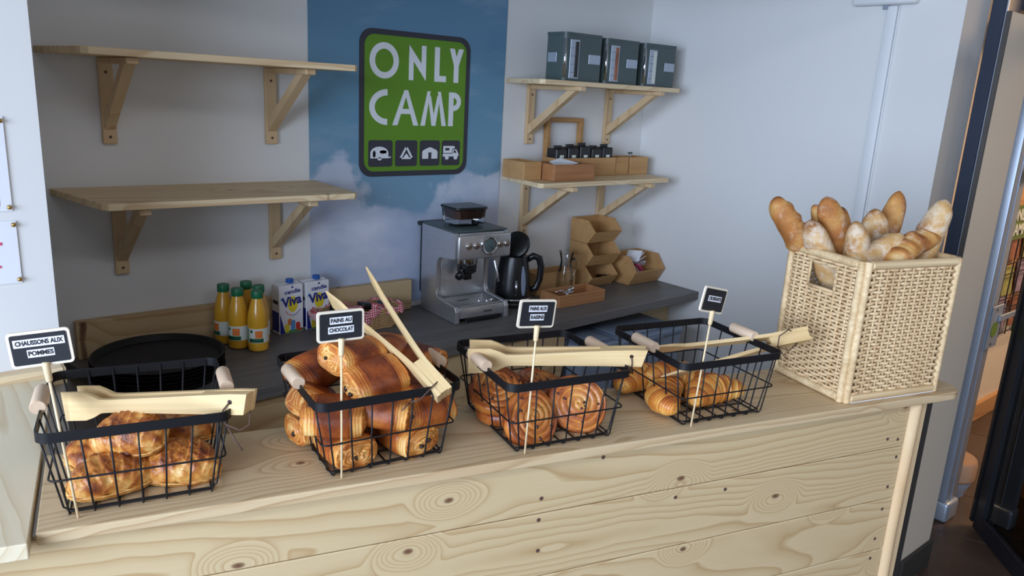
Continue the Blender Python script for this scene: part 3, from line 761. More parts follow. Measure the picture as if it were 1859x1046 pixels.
# ------------------------------------------------------------------ service counter
CT = thing('service_counter', 'pine service counter with plank front and rounded end holding the baskets', 'counter', (0, 0, 0), (0, 0, CA))
def round_top(a0, a1, n0, n1, r):
    pts = [(a0, n0)]
    for i in range(9):
        t = -PI / 2 + (PI / 2) * i / 8
        pts.append((a1 - r + r * math.cos(t), n0 + r + r * math.sin(t)))
    pts += [(a1, n1), (a0 - 0.0205, n1)]
    return pts
def bevel_build(mb, name, mat, parent, off=0.003):
    o = mb.build(name, mat, parent)
    bm = bmesh.new(); bm.from_mesh(o.data)
    es = [e for e in bm.edges if len(e.link_faces) == 2 and e.calc_face_angle(0) > 0.9]
    bmesh.ops.bevel(bm, geom=es, offset=off, segments=2, profile=0.5, affect='EDGES')
    bm.to_mesh(o.data); bm.free()
    return o
bevel_build(MB().prism(round_top(-0.225, 1.892, 1.243, 1.525, 0.05), ZC - 0.022, ZC), 'top_board', M['pine_top'], CT)
zs = [1.0765, 0.956, 0.806, 0.652, 0.50, 0.35, 0.2, 0.05]
planks = []
for i in range(len(zs) - 1):
    planks.append(MB().rbox(-1.25, 1.715, 1.262, 1.280, zs[i + 1] + 0.0012, zs[i] - 0.0006, 0.0022, 1).build('plank', M['pine'], CT))
for (a, z) in ((1.690, .979), (1.652, .985), (1.697, .928), (1.686, .843), (1.682, .778), (1.676, .690), (1.672, .631), (0.66, .992), (0.657, .943), (1.0, .934), (0.80, 1.064), (1.14, .93), (0.66, .87), (0.66, .70)):
    i = next(j for j in range(len(zs) - 1) if zs[j + 1] < z < zs[j])
    sc = MB().lathe([(0.0045, 0.0), (0.0045, 0.0008), (0.0022, 0.0011), (0.0, 0.0005)], 10, mat=Matrix.Translation((a, 1.2621, z)) @ Matrix.Rotation(PI / 2, 4, 'X')).build('screw', M['string'], planks[i])
MB().tube([(1.735, 1.268, 0.02), (1.737, 1.266, 0.35), (1.733, 1.268, 0.7), (1.735, 1.267, 1.0775)], 0.019, 12).build('corner_pole', M['pole'], CT, True)
MB().rbox(1.755, 1.778, 1.262, 1.285, 0.02, 1.0775, 0.002, 1).build('edge_trim', M['pine_br'], CT)
MB().rbox(1.70, 1.725, 1.281, 1.50, 0.05, 1.0775, 0.002, 1).build('end_panel', M['pine_board'], CT)
MB().rbox(-0.15, 1.69, 1.480, 1.498, 0.05, 1.0775, 0.002, 1).build('inner_panel', M['pine_board'], CT)

# left part of the counter, boards running away from us, with an upstand along the wall
LC = thing('side_counter', 'pine side counter at the left running back to the white wall', 'counter')
e0, e1 = c2w(-0.2305, 1.212), Vector((0.262, 1.945, 0))
poly = [(-1.2, 1.62), (e0.x, e0.y), (e1.x, e1.y), (-1.2, 1.945)]
fl0 = c2w(-1.25, 1.212)
poly[0] = (fl0.x, fl0.y)
bevel_build(MB().prism(poly, ZC - 0.024, ZC + 0.003), 'top_board', M['pine_topY'], LC, 0.002)
MB().rbox(-1.2, 0.285, 1.945, 1.9845, ZC - 0.02, ZC + 0.021, 0.002, 1).build('upstand', M['pine_shelf'], LC)
MB().rbox(0.2855, 0.2900, 1.947, 1.983, ZC - 0.02, ZC + 0.020, 0.001, 1).build('end_grain', M['pine_end'], LC)

# ------------------------------------------------------------------ back worktop and what is under it
WT = thing('back_worktop', 'dark grey laminate worktop along the back wall', 'worktop')
bevel_build(MB().prism([(0.395, YW - 0.002), (0.53, 2.145), (XR - 0.002, 2.246), (XR - 0.002, YW - 0.002)], ZW - 0.04, ZW), 'laminate_top', M['laminate'], WT, 0.002)
cabv = [(0.57, 2.172), (2.19, 2.232), (2.19, 2.252), (0.57, 2.192)]
MB().prism(cabv, 0.12, 0.46).build('plank', M['pine_board'], WT)
MB().prism(cabv, 0.462, 0.65).build('plank', M['pine_board'], WT)
MB().prism(cabv, 0.652, ZW - 0.0405).build('plank', M['pine_board'], WT)
MB().rbox(2.165, 2.19, 2.255, 2.70, 0.0, ZW - 0.0405, 0.002, 1).build('side_panel', M['pine_board'], WT)
MB().rbox(2.55, XR - 0.004, 2.42, 2.44, 0.66, ZW - 0.0405, 0.002, 1).build('rear_rail', M['pine_top'], WT)
MB().rbox(0.57, 0.595, 2.21, 2.70, 0.0, ZW - 0.0405, 0.002, 1).build('side_panel', M['pine_board'], WT)
bp = tag(MB().rbox(0.436, 1.70, 2.676, 2.7145, ZW + 0.0005, ZW + 0.128, 0.003, 1).build('backsplash_board', M['pine_board']), 'pine backsplash board standing on the worktop behind the bottles', 'board')

def bin_(label, x0, x1, y0, y1, h):
    b = thing('waste_bin', label, 'bin', (x0, y0, 0))
    w, d = x1 - x0, y1 - y0
    q = 0.03
    vs = [(q, q, 0.002), (w - q, q, 0.002), (w - q, d - q, 0.002), (q, d - q, 0.002), (0.004, 0.004, h), (w - .004, .004, h), (w - .004, d - .004, h), (.004, d - .004, h)]
    MB().add(vs, [(3, 2, 1, 0), (4, 5, 6, 7), (0, 1, 5, 4), (1, 2, 6, 5), (2, 3, 7, 6), (3, 0, 4, 7)]).build('body', M['bin'], b)
    MB().rbox(-0.006, w + 0.006, -0.008, d + 0.006, h + 0.001, h + 0.035, 0.014, 3).build('lid', M['bin_lid'], b, SM)
    MB().rbox(w * .5 - .05, w * .5 + .05, -0.02, -0.0085, h + 0.006, h + 0.024, 0.004, 2).build('lid_catch', M['bin_lid'], b, SM)
    MB().rbox(0.02, w - 0.02, 0.03, d - 0.03, h + 0.0355, h + 0.041, 0.004, 2).build('lid_panel', M['bin'], b, SM)
bin_('grey blue plastic bin half under the worktop, next to the cabinet', 2.215, 2.43, 2.14, 2.50, 0.735)
bin_('wider grey blue plastic bin by the right wall', 2.445, 2.86, 2.13, 2.40, 0.735)

# ------------------------------------------------------------------ shelves and brackets
def shelf(label, x0b, x1b, x0f, x1f, z, yf):
    s = MB().prism([(x0f + 0.015, yf), (x1f - 0.015, yf), (x1f, yf + 0.015), (x1b, YW - 0.001), (x0b, YW - 0.001), (x0f, yf + 0.02)], z - 0.02, z)
    o = bevel_build(s, 'wall_shelf', M['pine_shelf'], None, 0.002)
    return tag(o, label, 'shelf')
S1, S2 = 1.858, 1.433
shelf('empty upper pine shelf on the left part of the back wall', 0.40, 1.285, 0.455, 1.268, S1, 2.345)
shelf('empty lower pine shelf above the juice bottles', 0.405, 1.28, 0.475, 1.268, S2 + 0.004, 2.345)
shelf('upper right pine shelf carrying the grey tins', 2.19, 3.045, 2.125, 3.01, S1, 2.40)
shelf('lower right pine shelf carrying wooden boxes and a frame', 2.20, 3.04, 2.15, 2.995, S2, 2.40)
def make_bracket():
    b = thing('shelf_bracket', 'x', 'bracket', group='wooden shelf brackets')
    H = 0.285
    up = MB().rbox(-0.021, 0.021, -0.020, -0.001, -H, -0.0205, 0.004, 2).build('upright', M['pine_br'], b)
    MB().rbox(-0.017, 0.017, -0.345, -0.0205, -0.0395, -0.0205, 0.003, 1).build('arm', M['pine_br'], b)
    p = MB()
    prof = [(-0.021, -H + 0.045), (-0.021, -H + 0.088), (-0.262, -0.040), (-0.312, -0.040)]
    p.prism(prof, -0.015, 0.015, 'YZ').build('brace', M['pine_br'], b)
    for zz in (-H + 0.022, -0.065):
        MB().lathe([(0.0045, 0.0), (0.0045, 0.001), (0.0, 0.0015)], 10, mat=Matrix.Translation((0, -0.0202, zz)) @ Matrix.Rotation(PI / 2, 4, 'X')).build('screw', M['string'], up)
    return b
br = make_bracket()
BR = [(0.585, S1, 'bracket at the left end of the empty upper shelf'), (1.113, S1, 'bracket beside the poster under the empty upper shelf'),
      (0.593, S2, 'bracket at the left end of the empty lower shelf'), (1.118, S2, 'bracket beside the poster under the empty lower shelf'),
      (2.333, S1, 'bracket nearer the poster under the tin shelf'), (2.843, S1, 'bracket nearer the corner under the tin shelf'),
      (2.328, S2, 'bracket nearer the poster under the wooden box shelf'), (2.838, S2, 'bracket nearer the corner under the wooden box shelf')]
for i, (x, z, lab) in enumerate(BR):
    o = br if i == 0 else copy_tree(br)
    o.location = (x, YW, z + 0.0); o['label'] = 'wooden triangular shelf ' + lab

# ------------------------------------------------------------------ grey tins on the upper right shelf
def tin(label, x, y, w, d, h, inner):
    t = thing('storage_tin', label, 'tin', (x, y, S1 + 0.0008), group='grey tins on the upper shelf')
    r = 0.022
    pts = [(0.0, d), (0.0, r)] + [(r - r * math.cos(PI / 2 * k / 5), r - r * math.sin(PI / 2 * k / 5)) for k in range(1, 6)] + [(w, 0.0), (w, d)]
    MB().prism(pts, 0.0, h - 0.012).build('body', M['tin'], t, SM)
    big = [(p[0] + (0.0015 if p[0] > w / 2 else -0.0015), p[1] + (0.0015 if p[1] > d / 2 else -0.0015)) for p in pts]
    MB().prism(big, h - 0.0118, h).build('lid', M['tin'], t, SM)
    # rounded chrome corner strip, viewing slot and label plates
    MB().tube([(r * 0.29, r * 0.29, 0.012), (r * 0.29, r * 0.29, h - 0.025)], 0.0075, 8).build('corner_strip', M['chrome'], t, True)
    win = MB().rbox(r + 0.004, r + 0.058, -0.003, -0.0002, 0.010, h - 0.028, 0.001, 1).build('scale_strip', M['alu'], t)
    MB().rbox(r + 0.032, r + 0.052, -0.0048, -0.0031, 0.016, h - 0.036, 0.0006, 1).build('window', M[inner], win)
    for k in range(4):
        MB().rbox(r + 0.006, r + 0.030, -0.0040, -0.0031, 0.035 + k * 0.033, 0.0362 + k * 0.033, 0.0003, 1).build('tick', M['blackp'], win)
    MB().rbox(w - 0.075, w - 0.004, -0.003, -0.0002, h * .38, h * .58, 0.001, 1).build('label_plate', M['alu'], t)
    MB().rbox(-0.0025, -0.0002, d * 0.45, d * 0.92, h * .38, h * .58, 0.0008, 1).build('label_plate', M['alu'], t)
    return t
tin('grey metal tin nearest the poster on the upper shelf', 2.285, 2.45, 0.212, 0.115, 0.197, 'blackp')
tin('middle grey metal tin of the three on the upper shelf', 2.535, 2.452, 0.205, 0.115, 0.192, 'magA')
tin('grey metal tin nearest the corner on the upper shelf', 2.79, 2.452, 0.212, 0.115, 0.192, 'labelw')

# ------------------------------------------------------------------ wooden boxes on the lower right shelf
def open_box(label, x, y, z, w, d, h, mat='bamboo', t=0.008, rz=0.0, name='wooden_box', group=None):
    b = thing(name, label, 'box', (x, y, z + 0.0006), (0, 0, rz), group)
    MB().rbox(0, w, 0, t, 0, h, 0.0015, 1).build('front_panel', M[mat], b)
    MB().rbox(0, w, d - t, d, 0, h, 0.0015, 1).build('back_panel', M[mat], b)
    MB().rbox(0, t, t + .0003, d - t - .0003, 0, h, 0.0015, 1).build('side_panel', M[mat], b)
    MB().rbox(w - t, w, t + .0003, d - t - .0003, 0, h, 0.0015, 1).build('side_panel', M[mat], b)
    MB().box(t + .0003, w - t - .0003, t + .0003, d - t - .0003, 0.001, 0.007).build('bottom', M[mat], b)
    return b
GB = 'small wooden boxes on the lower shelf'
open_box('small open wooden box at the poster end of the lower shelf', 2.155, 2.52, S2, 0.10, 0.15, 0.078, group=GB)
open_box('wooden box with a folded white paper on the lower shelf', 2.265, 2.445, S2, 0.245, 0.155, 0.072, 'bamboo2', group=GB)
open_box('wooden box holding black packets on the lower shelf', 2.39, 2.575, S2, 0.395, 0.10, 0.085, group=GB)
open_box('narrow wooden box between two others on the lower shelf', 2.795, 2.585, S2, 0.095, 0.10, 0.084, group=GB)
open_box('wooden box nearest the corner on the lower shelf', 2.90, 2.582, S2, 0.13, 0.105, 0.084, group=GB)
fp = MB()
fp.add([(0, 0, 0), (0.13, 0.0, 0.012), (0.15, 0.07, -0.004), (0.085, 0.075, 0.028), (0.02, 0.075, 0.012)], [(0, 1, 2, 3, 4)])
fo = fp.build('paper_napkin', M['paper']); put(fo, (2.30, 2.47, S2 + 0.064))
md = fo.modifiers.new('thick', 'SOLIDIFY'); md.thickness = 0.002
tag(fo, 'folded white paper lying in the front wooden box', 'paper')
for i, x in enumerate((2.402, 2.478, 2.555, 2.632, 2.706)):
    p = thing('black_packet', 'black packet in the long wooden box, %s' % ('leftmost', 'second from the left', 'middle one', 'second from the right', 'rightmost')[i], 'packet', (x, 2.589, S2 + 0.0085), (0, 0, 0), 'black packets in the long box')
    hh = 0.118 + 0.006 * ((i * 7) % 3)
    MB().rbox(0, 0.068, 0, 0.068, 0, hh, 0.004, 1).build('pouch', M['blackp'], p)
    MB().rbox(0.008, 0.060, 0.030, 0.036, hh + .0002, hh + 0.014, 0.002, 1).build('fold', M['blackp'], p)
    MB().box(0.022, 0.046, -0.0012, -0.0002, 0.078, 0.09).build('sticker', M['labelw'], p)
tf = thing('tea_bag_tag', 'small grey clip sticking out of the corner box', 'clip', (2.955, 2.64, S2 + 0.0075))
MB().rbox(-0.002, 0.002, -0.004, 0.004, 0.0, 0.088, 0.001, 1).build('stem', M['alu'], tf)
MB().rbox(-0.016, 0.016, -0.005, 0.005, 0.0885, 0.098, 0.003, 1).build('jaw', M['tin'], tf)
fr = thing('picture_frame', 'empty wooden picture frame leaning on the wall above the boxes', 'frame', (2.425, 2.708, S2 + 0.0008), (-0.03, 0, 0))
fw, fh, ft = 0.235, 0.262, 0.022
MB().rbox(0, ft, -0.028, 0, 0, fh, 0.002, 1).build('side_rail', M['oakframe'], fr)
MB().rbox(fw - ft, fw, -0.028, 0, 0, fh, 0.002, 1).build('side_rail', M['oakframe'], fr)
MB().rbox(ft + .0002, fw - ft - .0002, -0.028, 0, fh - ft, fh, 0.002, 1).build('top_rail', M['oakframe'], fr)
MB().rbox(ft + .0002, fw - ft - .0002, -0.028, 0, 0, ft, 0.002, 1).build('bottom_rail', M['oakframe'], fr)

# ------------------------------------------------------------------ things on the worktop
def place(o, x, y, rz=0.0, z=ZW + 0.0008):
    return put(o, (x, y, z), (0, 0, rz))
# baking pans
PR = 0.192
panm = MB().lathe([(0.0, 0.0), (PR - 0.016, 0.0), (PR - 0.004, 0.017), (PR + 0.001, 0.019), (PR + 0.001, 0.0205), (PR - 0.006, 0.0195), (PR - 0.018, 0.003), (0.0, 0.003)], 56).mesh('pan', M['pan'], SM)
for i in range(6):
    o = bpy.data.objects.new('round_pan', panm); COL.objects.link(o)
    place(o, 0.612 + 0.002 * (i % 2), 2.415 - 0.002 * (i % 3), 0, ZW + 0.0008 + i * 0.0115)
    lab = ['lowest', 'second lowest', 'third from the bottom', 'third from the top', 'second from the top', 'topmost'][i]
    tag(o, lab + ' black round baking pan of the stack behind the turnovers', 'baking pan', 'stack of black round pans')
# juice bottles
def make_bottle():
    b = thing('juice_bottle', 'x', 'bottle', group='orange juice bottles with green caps')
    prof = [(0.0, 0.001), (0.029, 0.001), (0.034, 0.006), (0.0345, 0.05), (0.0335, 0.056), (0.0345, 0.062), (0.0345, 0.112), (0.0325, 0.13), (0.027, 0.155), (0.021, 0.176), (0.0175, 0.187), (0.0165, 0.196), (0.0, 0.197)]
    MB().lathe(prof, 24).build('bottle_body', M['juice'], b, SM)
    cp = MB().lathe([(0.0198, 0.1885), (0.0205, 0.19), (0.0205, 0.211), (0.019, 0.214), (0.0, 0.2145)], 22).build('cap', M['capgreen'], b, SM)
    lb = MB().lathe([(0.0350, 0.034), (0.0352, 0.034), (0.0352, 0.085), (0.0350, 0.085)], 26).build('label', M['labelw'], b, SM)
    def patch(a0, a1, z0, z1, m, r=0.0356):
        mb = MB(); n = 8
        vs = [(r * math.cos(a0 + (a1 - a0) * i / n), r * math.sin(a0 + (a1 - a0) * i / n), z) for z in (z0, z1) for i in range(n + 1)]
        mb.add(vs, [(i, i + 1, n + 2 + i, n + 1 + i) for i in range(n)])
        mb.build('label_print', M[m], lb, True)
    c = -PI / 2 - 0.65
    patch(c - 0.55, c + 0.85, 0.036, 0.050, 'labelg'); patch(c + 0.05, c + 0.75, 0.052, 0.078, 'orange')
    patch(c - 1.25, c - 0.6, 0.036, 0.084, 'labels'); patch(c - 0.45, c - 0.2, 0.070, 0.080, 'labelg')
    patch(c - 0.5, c - 0.33, 0.036, 0.047, 'ink', 0.0358)
    return b
bt = make_bottle()
BT = [(0.961, 2.497, -0.05, 'front right'), (0.915, 2.556, -0.35, 'front left'), (0.893, 2.632, -1.0, 'back left'), (0.992, 2.562, -0.2, 'middle right'), (0.975, 2.634, -0.7, 'back right')]
for i, (x, y, rz, lab) in enumerate(BT):
    o = bt if i == 0 else copy_tree(bt)
    place(o, x, y, rz)
    o['label'] = 'orange juice bottle with green cap, the %s one of five on the worktop' % lab
# milk cartons
def make_carton(label, x, y, rz):
    c = thing('milk_carton', label, 'carton', group='milk cartons with blue caps')
    w, d, h = 0.098, 0.056, 0.186
    MB().rbox(0, w, 0, d, 0, h, 0.0022, 1).build('box', M['carton'], c)
    MB().rbox(0.004, w - 0.004, d * .5 - 0.002, d * .5 + 0.002, h + .0002, h + 0.003, 0.001, 1).build('top_seam', M['carton'], c)
    MB().lathe([(0.014, h + 0.0032), (0.0145, h + 0.004), (0.0145, h + 0.016), (0.013, h + 0.0175), (0.0, h + 0.0175)], 20, w * .60, d * .5).build('cap', M['capblue'], c, SM)
    f = 'print'
    def pr(poly, m, y=-0.0004, n='print'):
        MB().prism(poly, y - 0.0004, y + 0.0002, 'XZ').build(n, M[m], c)
    pr(ellipse(w * .56, h * .60, 0.020, 0.030), 'pyellow')
    pr([(0.002, 0.003), (0.022, 0.003), (0.004, 0.075), (0.002, 0.075)], 'pblue', -0.0004)
    pr([(0.022, 0.003), (w - .003, 0.003), (w - .003, 0.014), (0.022, 0.012)], 'pgreen', -0.0004)
    pr(rrect(0.018, 0.032, 0.006, 3, w * .30, 0.022), 'pyellow', -0.0008)
    pr(rrect(0.018, 0.040, 0.006, 3, w * .55, 0.030), 'pskyblue', -0.0008)
    pr(rrect(0.016, 0.026, 0.006, 3, w * .42, 0.044), 'orange', -0.0006)
    pr(rrect(0.018, 0.026, 0.006, 3, w * .76, 0.026), 'pred', -0.0008)
    pr(rrect(0.020, 0.008, 0.003, 3, w * .82, 0.011), 'pred', -0.0012)
    for k in range(9):
        a = PI * (1.18 + 0.64 * k / 8)
        pr(rrect(0.0042, 0.004, 0.001, 1, w * .56 + 0.033 * math.cos(a), h * .565 + 0.036 * math.sin(a)), 'pred' if k < 4 else 'pblue', -0.0012)
    part('brand_lettering', text_mesh('lettering', 'candia', 0.0225, 0.0006, M['pblue'], 0.0004, 1.15), c, (w * .55, -0.0012, h * .865), (0, -0.06, 0))
    part('name_lettering', text_mesh('lettering', 'Viva', 0.050, 0.0006, M['pblue'], 0.0016, 0.92, 0.12), c, (w * .50, -0.0016, h * .665), (0, -0.16, 0))
    pr(ellipse(w * .55, h * .955, 0.004, 0.004, 14), 'pblue', -0.0006)
    pr([(w * .06, h * .70), (w * .20, h * .70), (w * .20, h * .735), (w * .13, h * .77), (w * .06, h * .735)], 'pskyblue', -0.0006)
    pr([(-0.001, 0), (0, 0), (0, 0.001)], 'pblue')
    # side print
    MB().box(-0.0008, -0.0001, 0.004, d - 0.004, 0.010, 0.085).build('side_print', M['pblue'], c)
    MB().box(-0.0008, -0.0001, 0.010, d - 0.010, 0.115, 0.128).build('side_print', M['ink'], c)
    place(c, x, y, rz)
make_carton('white and blue milk carton next to the juice bottles', 1.086, 2.608, 0.10)
make_carton('white and blue milk carton nearer the gingham basket', 1.196, 2.618, 0.08)

# bread basket lined with gingham
bb = thing('gingham_basket', 'small straw basket lined with red gingham cloth', 'basket')
place(bb, 1.372, 2.545, 0.02)
bw, bd, bh = 0.285, 0.105, 0.082
def flare(u, z, off=0.0):
    s = 1 + 0.16 * z / bh
    pts = rrect(bw * s + off, bd * s + off, 0.02, 4)
    return pts
wv = MB(); rows = 11
for r in range(rows):
    z = 0.004 + r * (bh - 0.006) / (rows - 1)
    base = flare(0, z); n = 88; pts = []
    L = [Vector((p[0], p[1], z)) for p in base]
    cum = [0.0]
    for i in range(len(L)): cum.append(cum[-1] + (L[(i + 1) % len(L)] - L[i]).length)
    for k in range(n):
        t = cum[-1] * k / n; i = 0
        while cum[i + 1] < t: i += 1
        q = L[i].lerp(L[(i + 1) % len(L)], (t - cum[i]) / max(1e-9, cum[i + 1] - cum[i]))
        w_ = 1 + (0.018 if (k // 2 + r) % 2 else -0.012)
        pts.append((q.x * w_, q.y * w_, z + 0.0008 * math.sin(k)))
    wv.tube(pts, 0.0042, 5, True)
w_o = wv.build('weave', M['straw'], bb, True); w_o['kind'] = 'stuff'
MB().prism(rrect(bw - .01, bd - .01, 0.02, 4), 0.0, 0.004).build('bottom', M['straw'], bb)
cl = MB(); n = 96
ringsz = [(0.94, 0.03), (1.00, bh - 0.01), (1.035, bh + 0.006), (1.07, bh + 0.004), (1.085, bh - 0.012), (1.09, bh - 0.022)]
vs = []
for j, (s, z) in enumerate(ringsz):
    pts = flare(0, bh)
    L = [Vector((p[0], p[1], 0)) for p in pts]; cum = [0.0]
    for i in range(len(L)): cum.append(cum[-1] + (L[(i + 1) % len(L)] - L[i]).length)
    for k in range(n):
        t = cum[-1] * k / n; i = 0
        while cum[i + 1] < t: i += 1
        q = L[i].lerp(L[(i + 1) % len(L)], (t - cum[i]) / max(1e-9, cum[i + 1] - cum[i]))
        wob = 0.004 * math.sin(k * 0.9 + j) + 0.003 * math.sin(k * 0.37)
        vs.append((q.x * s + wob * 0.5, q.y * s + wob, z + (wob if 0 < j else 0)))
cl.add(vs, [(j * n + k, j * n + (k + 1) % n, (j + 1) * n + (k + 1) % n, (j + 1) * n + k) for j in range(len(ringsz) - 1) for k in range(n)])
cl.build('cloth_liner', M['gingham'], bb, True)
for i in range(7):
    x = -0.115 + i * 0.038
    nb = tag(MB().rbox(-0.024, 0.024, -0.028, 0.028, -0.012, 0.012, 0.008, 3).build('wrapped_sweet', M['gingham'] if i in (2, 3, 5) else M['blackp'], None, SM), ('red checked' if i in (2, 3, 5) else 'dark') + ' wrapped sweet in the gingham basket, number %s from the left' % ('one', 'two', 'three', 'four', 'five', 'six', 'seven')[i], 'sweet', 'sweets in the gingham basket')
    place(nb, 1.372 + x, 2.545 + 0.012 * math.sin(i * 2.3), 0.4 * i, ZW + 0.074 + 0.007 * ((i * 5) % 3)); nb.rotation_euler[0] = 0.35 * math.sin(i * 1.7)

# espresso machine
em = thing('espresso_machine', 'brushed steel espresso machine with bean hopper on the worktop', 'coffee machine')
place(em, 1.728, 2.392, -0.055)
w, d = 0.262, 0.285
# C-shaped side cheeks with the drip bay between head and foot
side = [(0.0, 0.0), (0.0, 0.050), (0.012, 0.070)]
side += [(0.13 + 0.030 * math.cos(a), 0.112 - 0.035 * math.sin(a)) for a in [PI / 2 - PI / 2 * k / 6 for k in range(7)]]
side += [(0.158, 0.215)] + [(0.128 + 0.030 * math.cos(PI / 2 * k / 6), 0.215 + 0.035 * math.sin(PI / 2 * k / 6)) for k in range(1, 7)]
side += [(0.075, 0.256), (0.022, 0.262), (0.020, 0.355), (0.030, 0.368), (d, 0.368), (d, 0.0)]
bevel_build(MB().prism(side, 0.0, 0.020, 'YZ'), 'side_cheek', M['steel'], em, 0.003)
bevel_build(MB().prism(side, w - 0.020, w, 'YZ'), 'side_cheek', M['steel'], em, 0.003)
MB().rbox(0.0205, w - 0.0205, 0.002, 0.155, 0.018, 0.066, 0.006, 2).build('drip_base', M['steel'], em, SM)
MB().rbox(0.05, w - 0.05, 0.0, 0.006, 0.0, 0.0175, 0.002, 1).build('foot_recess', M['blackp'], em)
tr_ = MB().rbox(0.026, w - 0.026, 0.010, 0.150, 0.0665, 0.071, 0.003, 2).build('drip_tray', M['steel'], em, SM)
MB().rbox(0.06, 0.115, 0.085, 0.092, 0.0712, 0.0722, 0.0004, 1).build('slot', M['blackp'], tr_)
for i in range(3):
    MB().lathe([(0.011, 0.0712), (0.011, 0.074), (0.006, 0.075), (0.0, 0.0752)], 14, 0.150 + i * 0.032, 0.055 - 0.012 * (i % 2)).build('tray_button', M['chrome'], tr_, SM)
MB().rbox(0.0205, w - 0.0205, 0.160, d, 0.018, 0.262, 0.006, 2).build('back_column', M['steel'], em, SM)
MB().rbox(0.0205, w - 0.0205, 0.022, d, 0.2625, 0.366, 0.008, 2).build('head', M['steel'], em, SM)
fpn = MB().rbox(0.003, w - 0.003, 0.0, 0.0195, 0.262, 0.362, 0.012, 3).build('front_panel', M['steel'], em, SM)
MB().rbox(0.002, w - 0.002, 0.032, d - 0.004, 0.3685, 0.374, 0.003, 2).build('cup_warmer', M['tin'], em, SM)
for i, xx in enumerate((0.050, 0.086, 0.204, 0.236)):
    kb = MB().lathe([(0.0145, 0), (0.0145, 0.003), (0.011, 0.0035), (0.011, 0.007), (0.0, 0.0075)], 18, mat=Matrix.Translation((xx, -0.0005, 0.318)) @ Matrix.Rotation(PI / 2, 4, 'X')).build('button', M['chrome'], fpn, SM)
gg = MB().lathe([(0.0, 0.009), (0.029, 0.009), (0.033, 0.011), (0.037, 0.010), (0.0385, 0.0)], 28, mat=Matrix.Translation((0.146, -0.0005, 0.316)) @ Matrix.Rotation(PI / 2, 4, 'X')).build('pressure_gauge', M['chrome'], fpn, SM)
MB().lathe([(0.0, 0.0103), (0.026, 0.0102), (0.0275, 0.0095)], 24, mat=Matrix.Translation((0.146, -0.0005, 0.316)) @ Matrix.Rotation(PI / 2, 4, 'X')).build('dial', M['tin'], gg, SM)
MB().tube([(0.146, -0.0115, 0.316), (0.158, -0.0115, 0.300)], 0.001, 5).build('needle', M['blackp'], gg)
gh = MB().lathe([(0.040, 0.2255), (0.043, 0.230), (0.043, 0.2615)], 24, 0.10, 0.085).build('group_head', M['chrome'], em, SM)
pf = MB().lathe([(0.030, 0.188), (0.040, 0.195), (0.041, 0.2250)], 22, 0.10, 0.085).build('portafilter', M['blackp'], em, SM)
MB().tube([(0.075, 0.07, 0.208), (0.045, 0.045, 0.198), (0.026, 0.028, 0.190)], [0.012, 0.014, 0.016], 10).build('handle', M['blackp'], pf, True)
MB().rbox(0.082, 0.118, 0.070, 0.100, 0.160, 0.1875, 0.004, 2).build('spout', M['blackp'], pf, SM)
MB().tube([(0.215, 0.06, 0.2615), (0.216, 0.05, 0.23), (0.220, 0.035, 0.185), (0.224, 0.028, 0.15)], 0.005, 8).build('steam_wand', M['chrome'], em, True)
MB().rbox(0.20, 0.232, 0.045, 0.075, 0.245, 0.2618, 0.004, 2).build('wand_mount', M['steel'], em, SM)
hp = MB()
def hull(z0, z1, a, b):
    p0 = [(x, y, z0) for x, y in rrect(a, a * .86, 0.02, 5, 0.128, 0.165)]; p1 = [(x, y, z1) for x, y in rrect(b, b * .86, 0.02, 5, 0.128, 0.165)]
    n = len(p0)
    return MB().add(p0 + p1, [tuple(range(n))[::-1], tuple(range(n, 2 * n))] + [(i, (i + 1) % n, n + (i + 1) % n, n + i) for i in range(n)])
hull(0.3745, 0.385, 0.10, 0.12).build('hopper_neck', M['blackp'], em, SM)
ho = hull(0.3855, 0.446, 0.142, 0.154).build('hopper', M['glass'], em, SM)
hull(0.405, 0.440, 0.130, 0.142).build('coffee_beans', M['beans'], ho, SM)
hull(0.4465, 0.455, 0.162, 0.158).build('hopper_lid', M['blackp'], ho, SM)
wt_ = MB().rbox(0.012, w - 0.012, d + 0.0005, d + 0.040, 0.06, 0.352, 0.010, 2).build('water_tank', M['smoke'], em, SM)
MB().rbox(-0.002, w + 0.002, d - 0.002, d + 0.043, 0.3525, 0.372, 0.008, 2).build('tank_lid', M['blackp'], wt_, SM)
part('maker_lettering', text_mesh('lettering', 'H.Koenig', 0.011, 0.0006, M['blackp'], 0.0002), em, (w * .60, 0.0012, 0.040))

# kettle
kt = thing('kettle', 'black electric kettle beside the espresso machine', 'kettle')
place(kt, 2.135, 2.53, -0.6)
MB().lathe([(0.0, 0.0), (0.080, 0.0), (0.082, 0.012), (0.078, 0.020), (0.0, 0.020)], 32).build('power_base', M['blackp'], kt, SM)
kb = MB().lathe([(0.0, 0.0215), (0.079, 0.0215), (0.080, 0.030), (0.077, 0.09), (0.070, 0.16), (0.062, 0.212), (0.060, 0.222), (0.0, 0.222)], 36).build('body', M['blackp'], kt, SM)
MB().lathe([(0.0795, 0.030), (0.0808, 0.032), (0.0808, 0.037), (0.0795, 0.039)], 36).build('chrome_band', M['chrome'], kb, True)
hd = [(0.058, 0.0, 0.205), (0.085, 0, 0.222), (0.112, 0, 0.212), (0.122, 0, 0.175), (0.119, 0, 0.115), (0.105, 0, 0.075), (0.078, 0, 0.068)]
MB().tube(hd, [0.012, 0.013, 0.014, 0.013, 0.012, 0.012, 0.012], 10, flat=1.2).build('handle', M['blackp'], kt, True)
MB().lathe([(0.062, 0.0), (0.058, 0.012), (0.035, 0.020), (0.0, 0.022)], 28, mat=Matrix.Translation((0.012, 0.02, 0.266)) @ Matrix.Rotation(1.0, 4, 'Z') @ Matrix.Rotation(-1.2, 4, 'Y')).build('open_lid', M['blackp'], kt, SM)
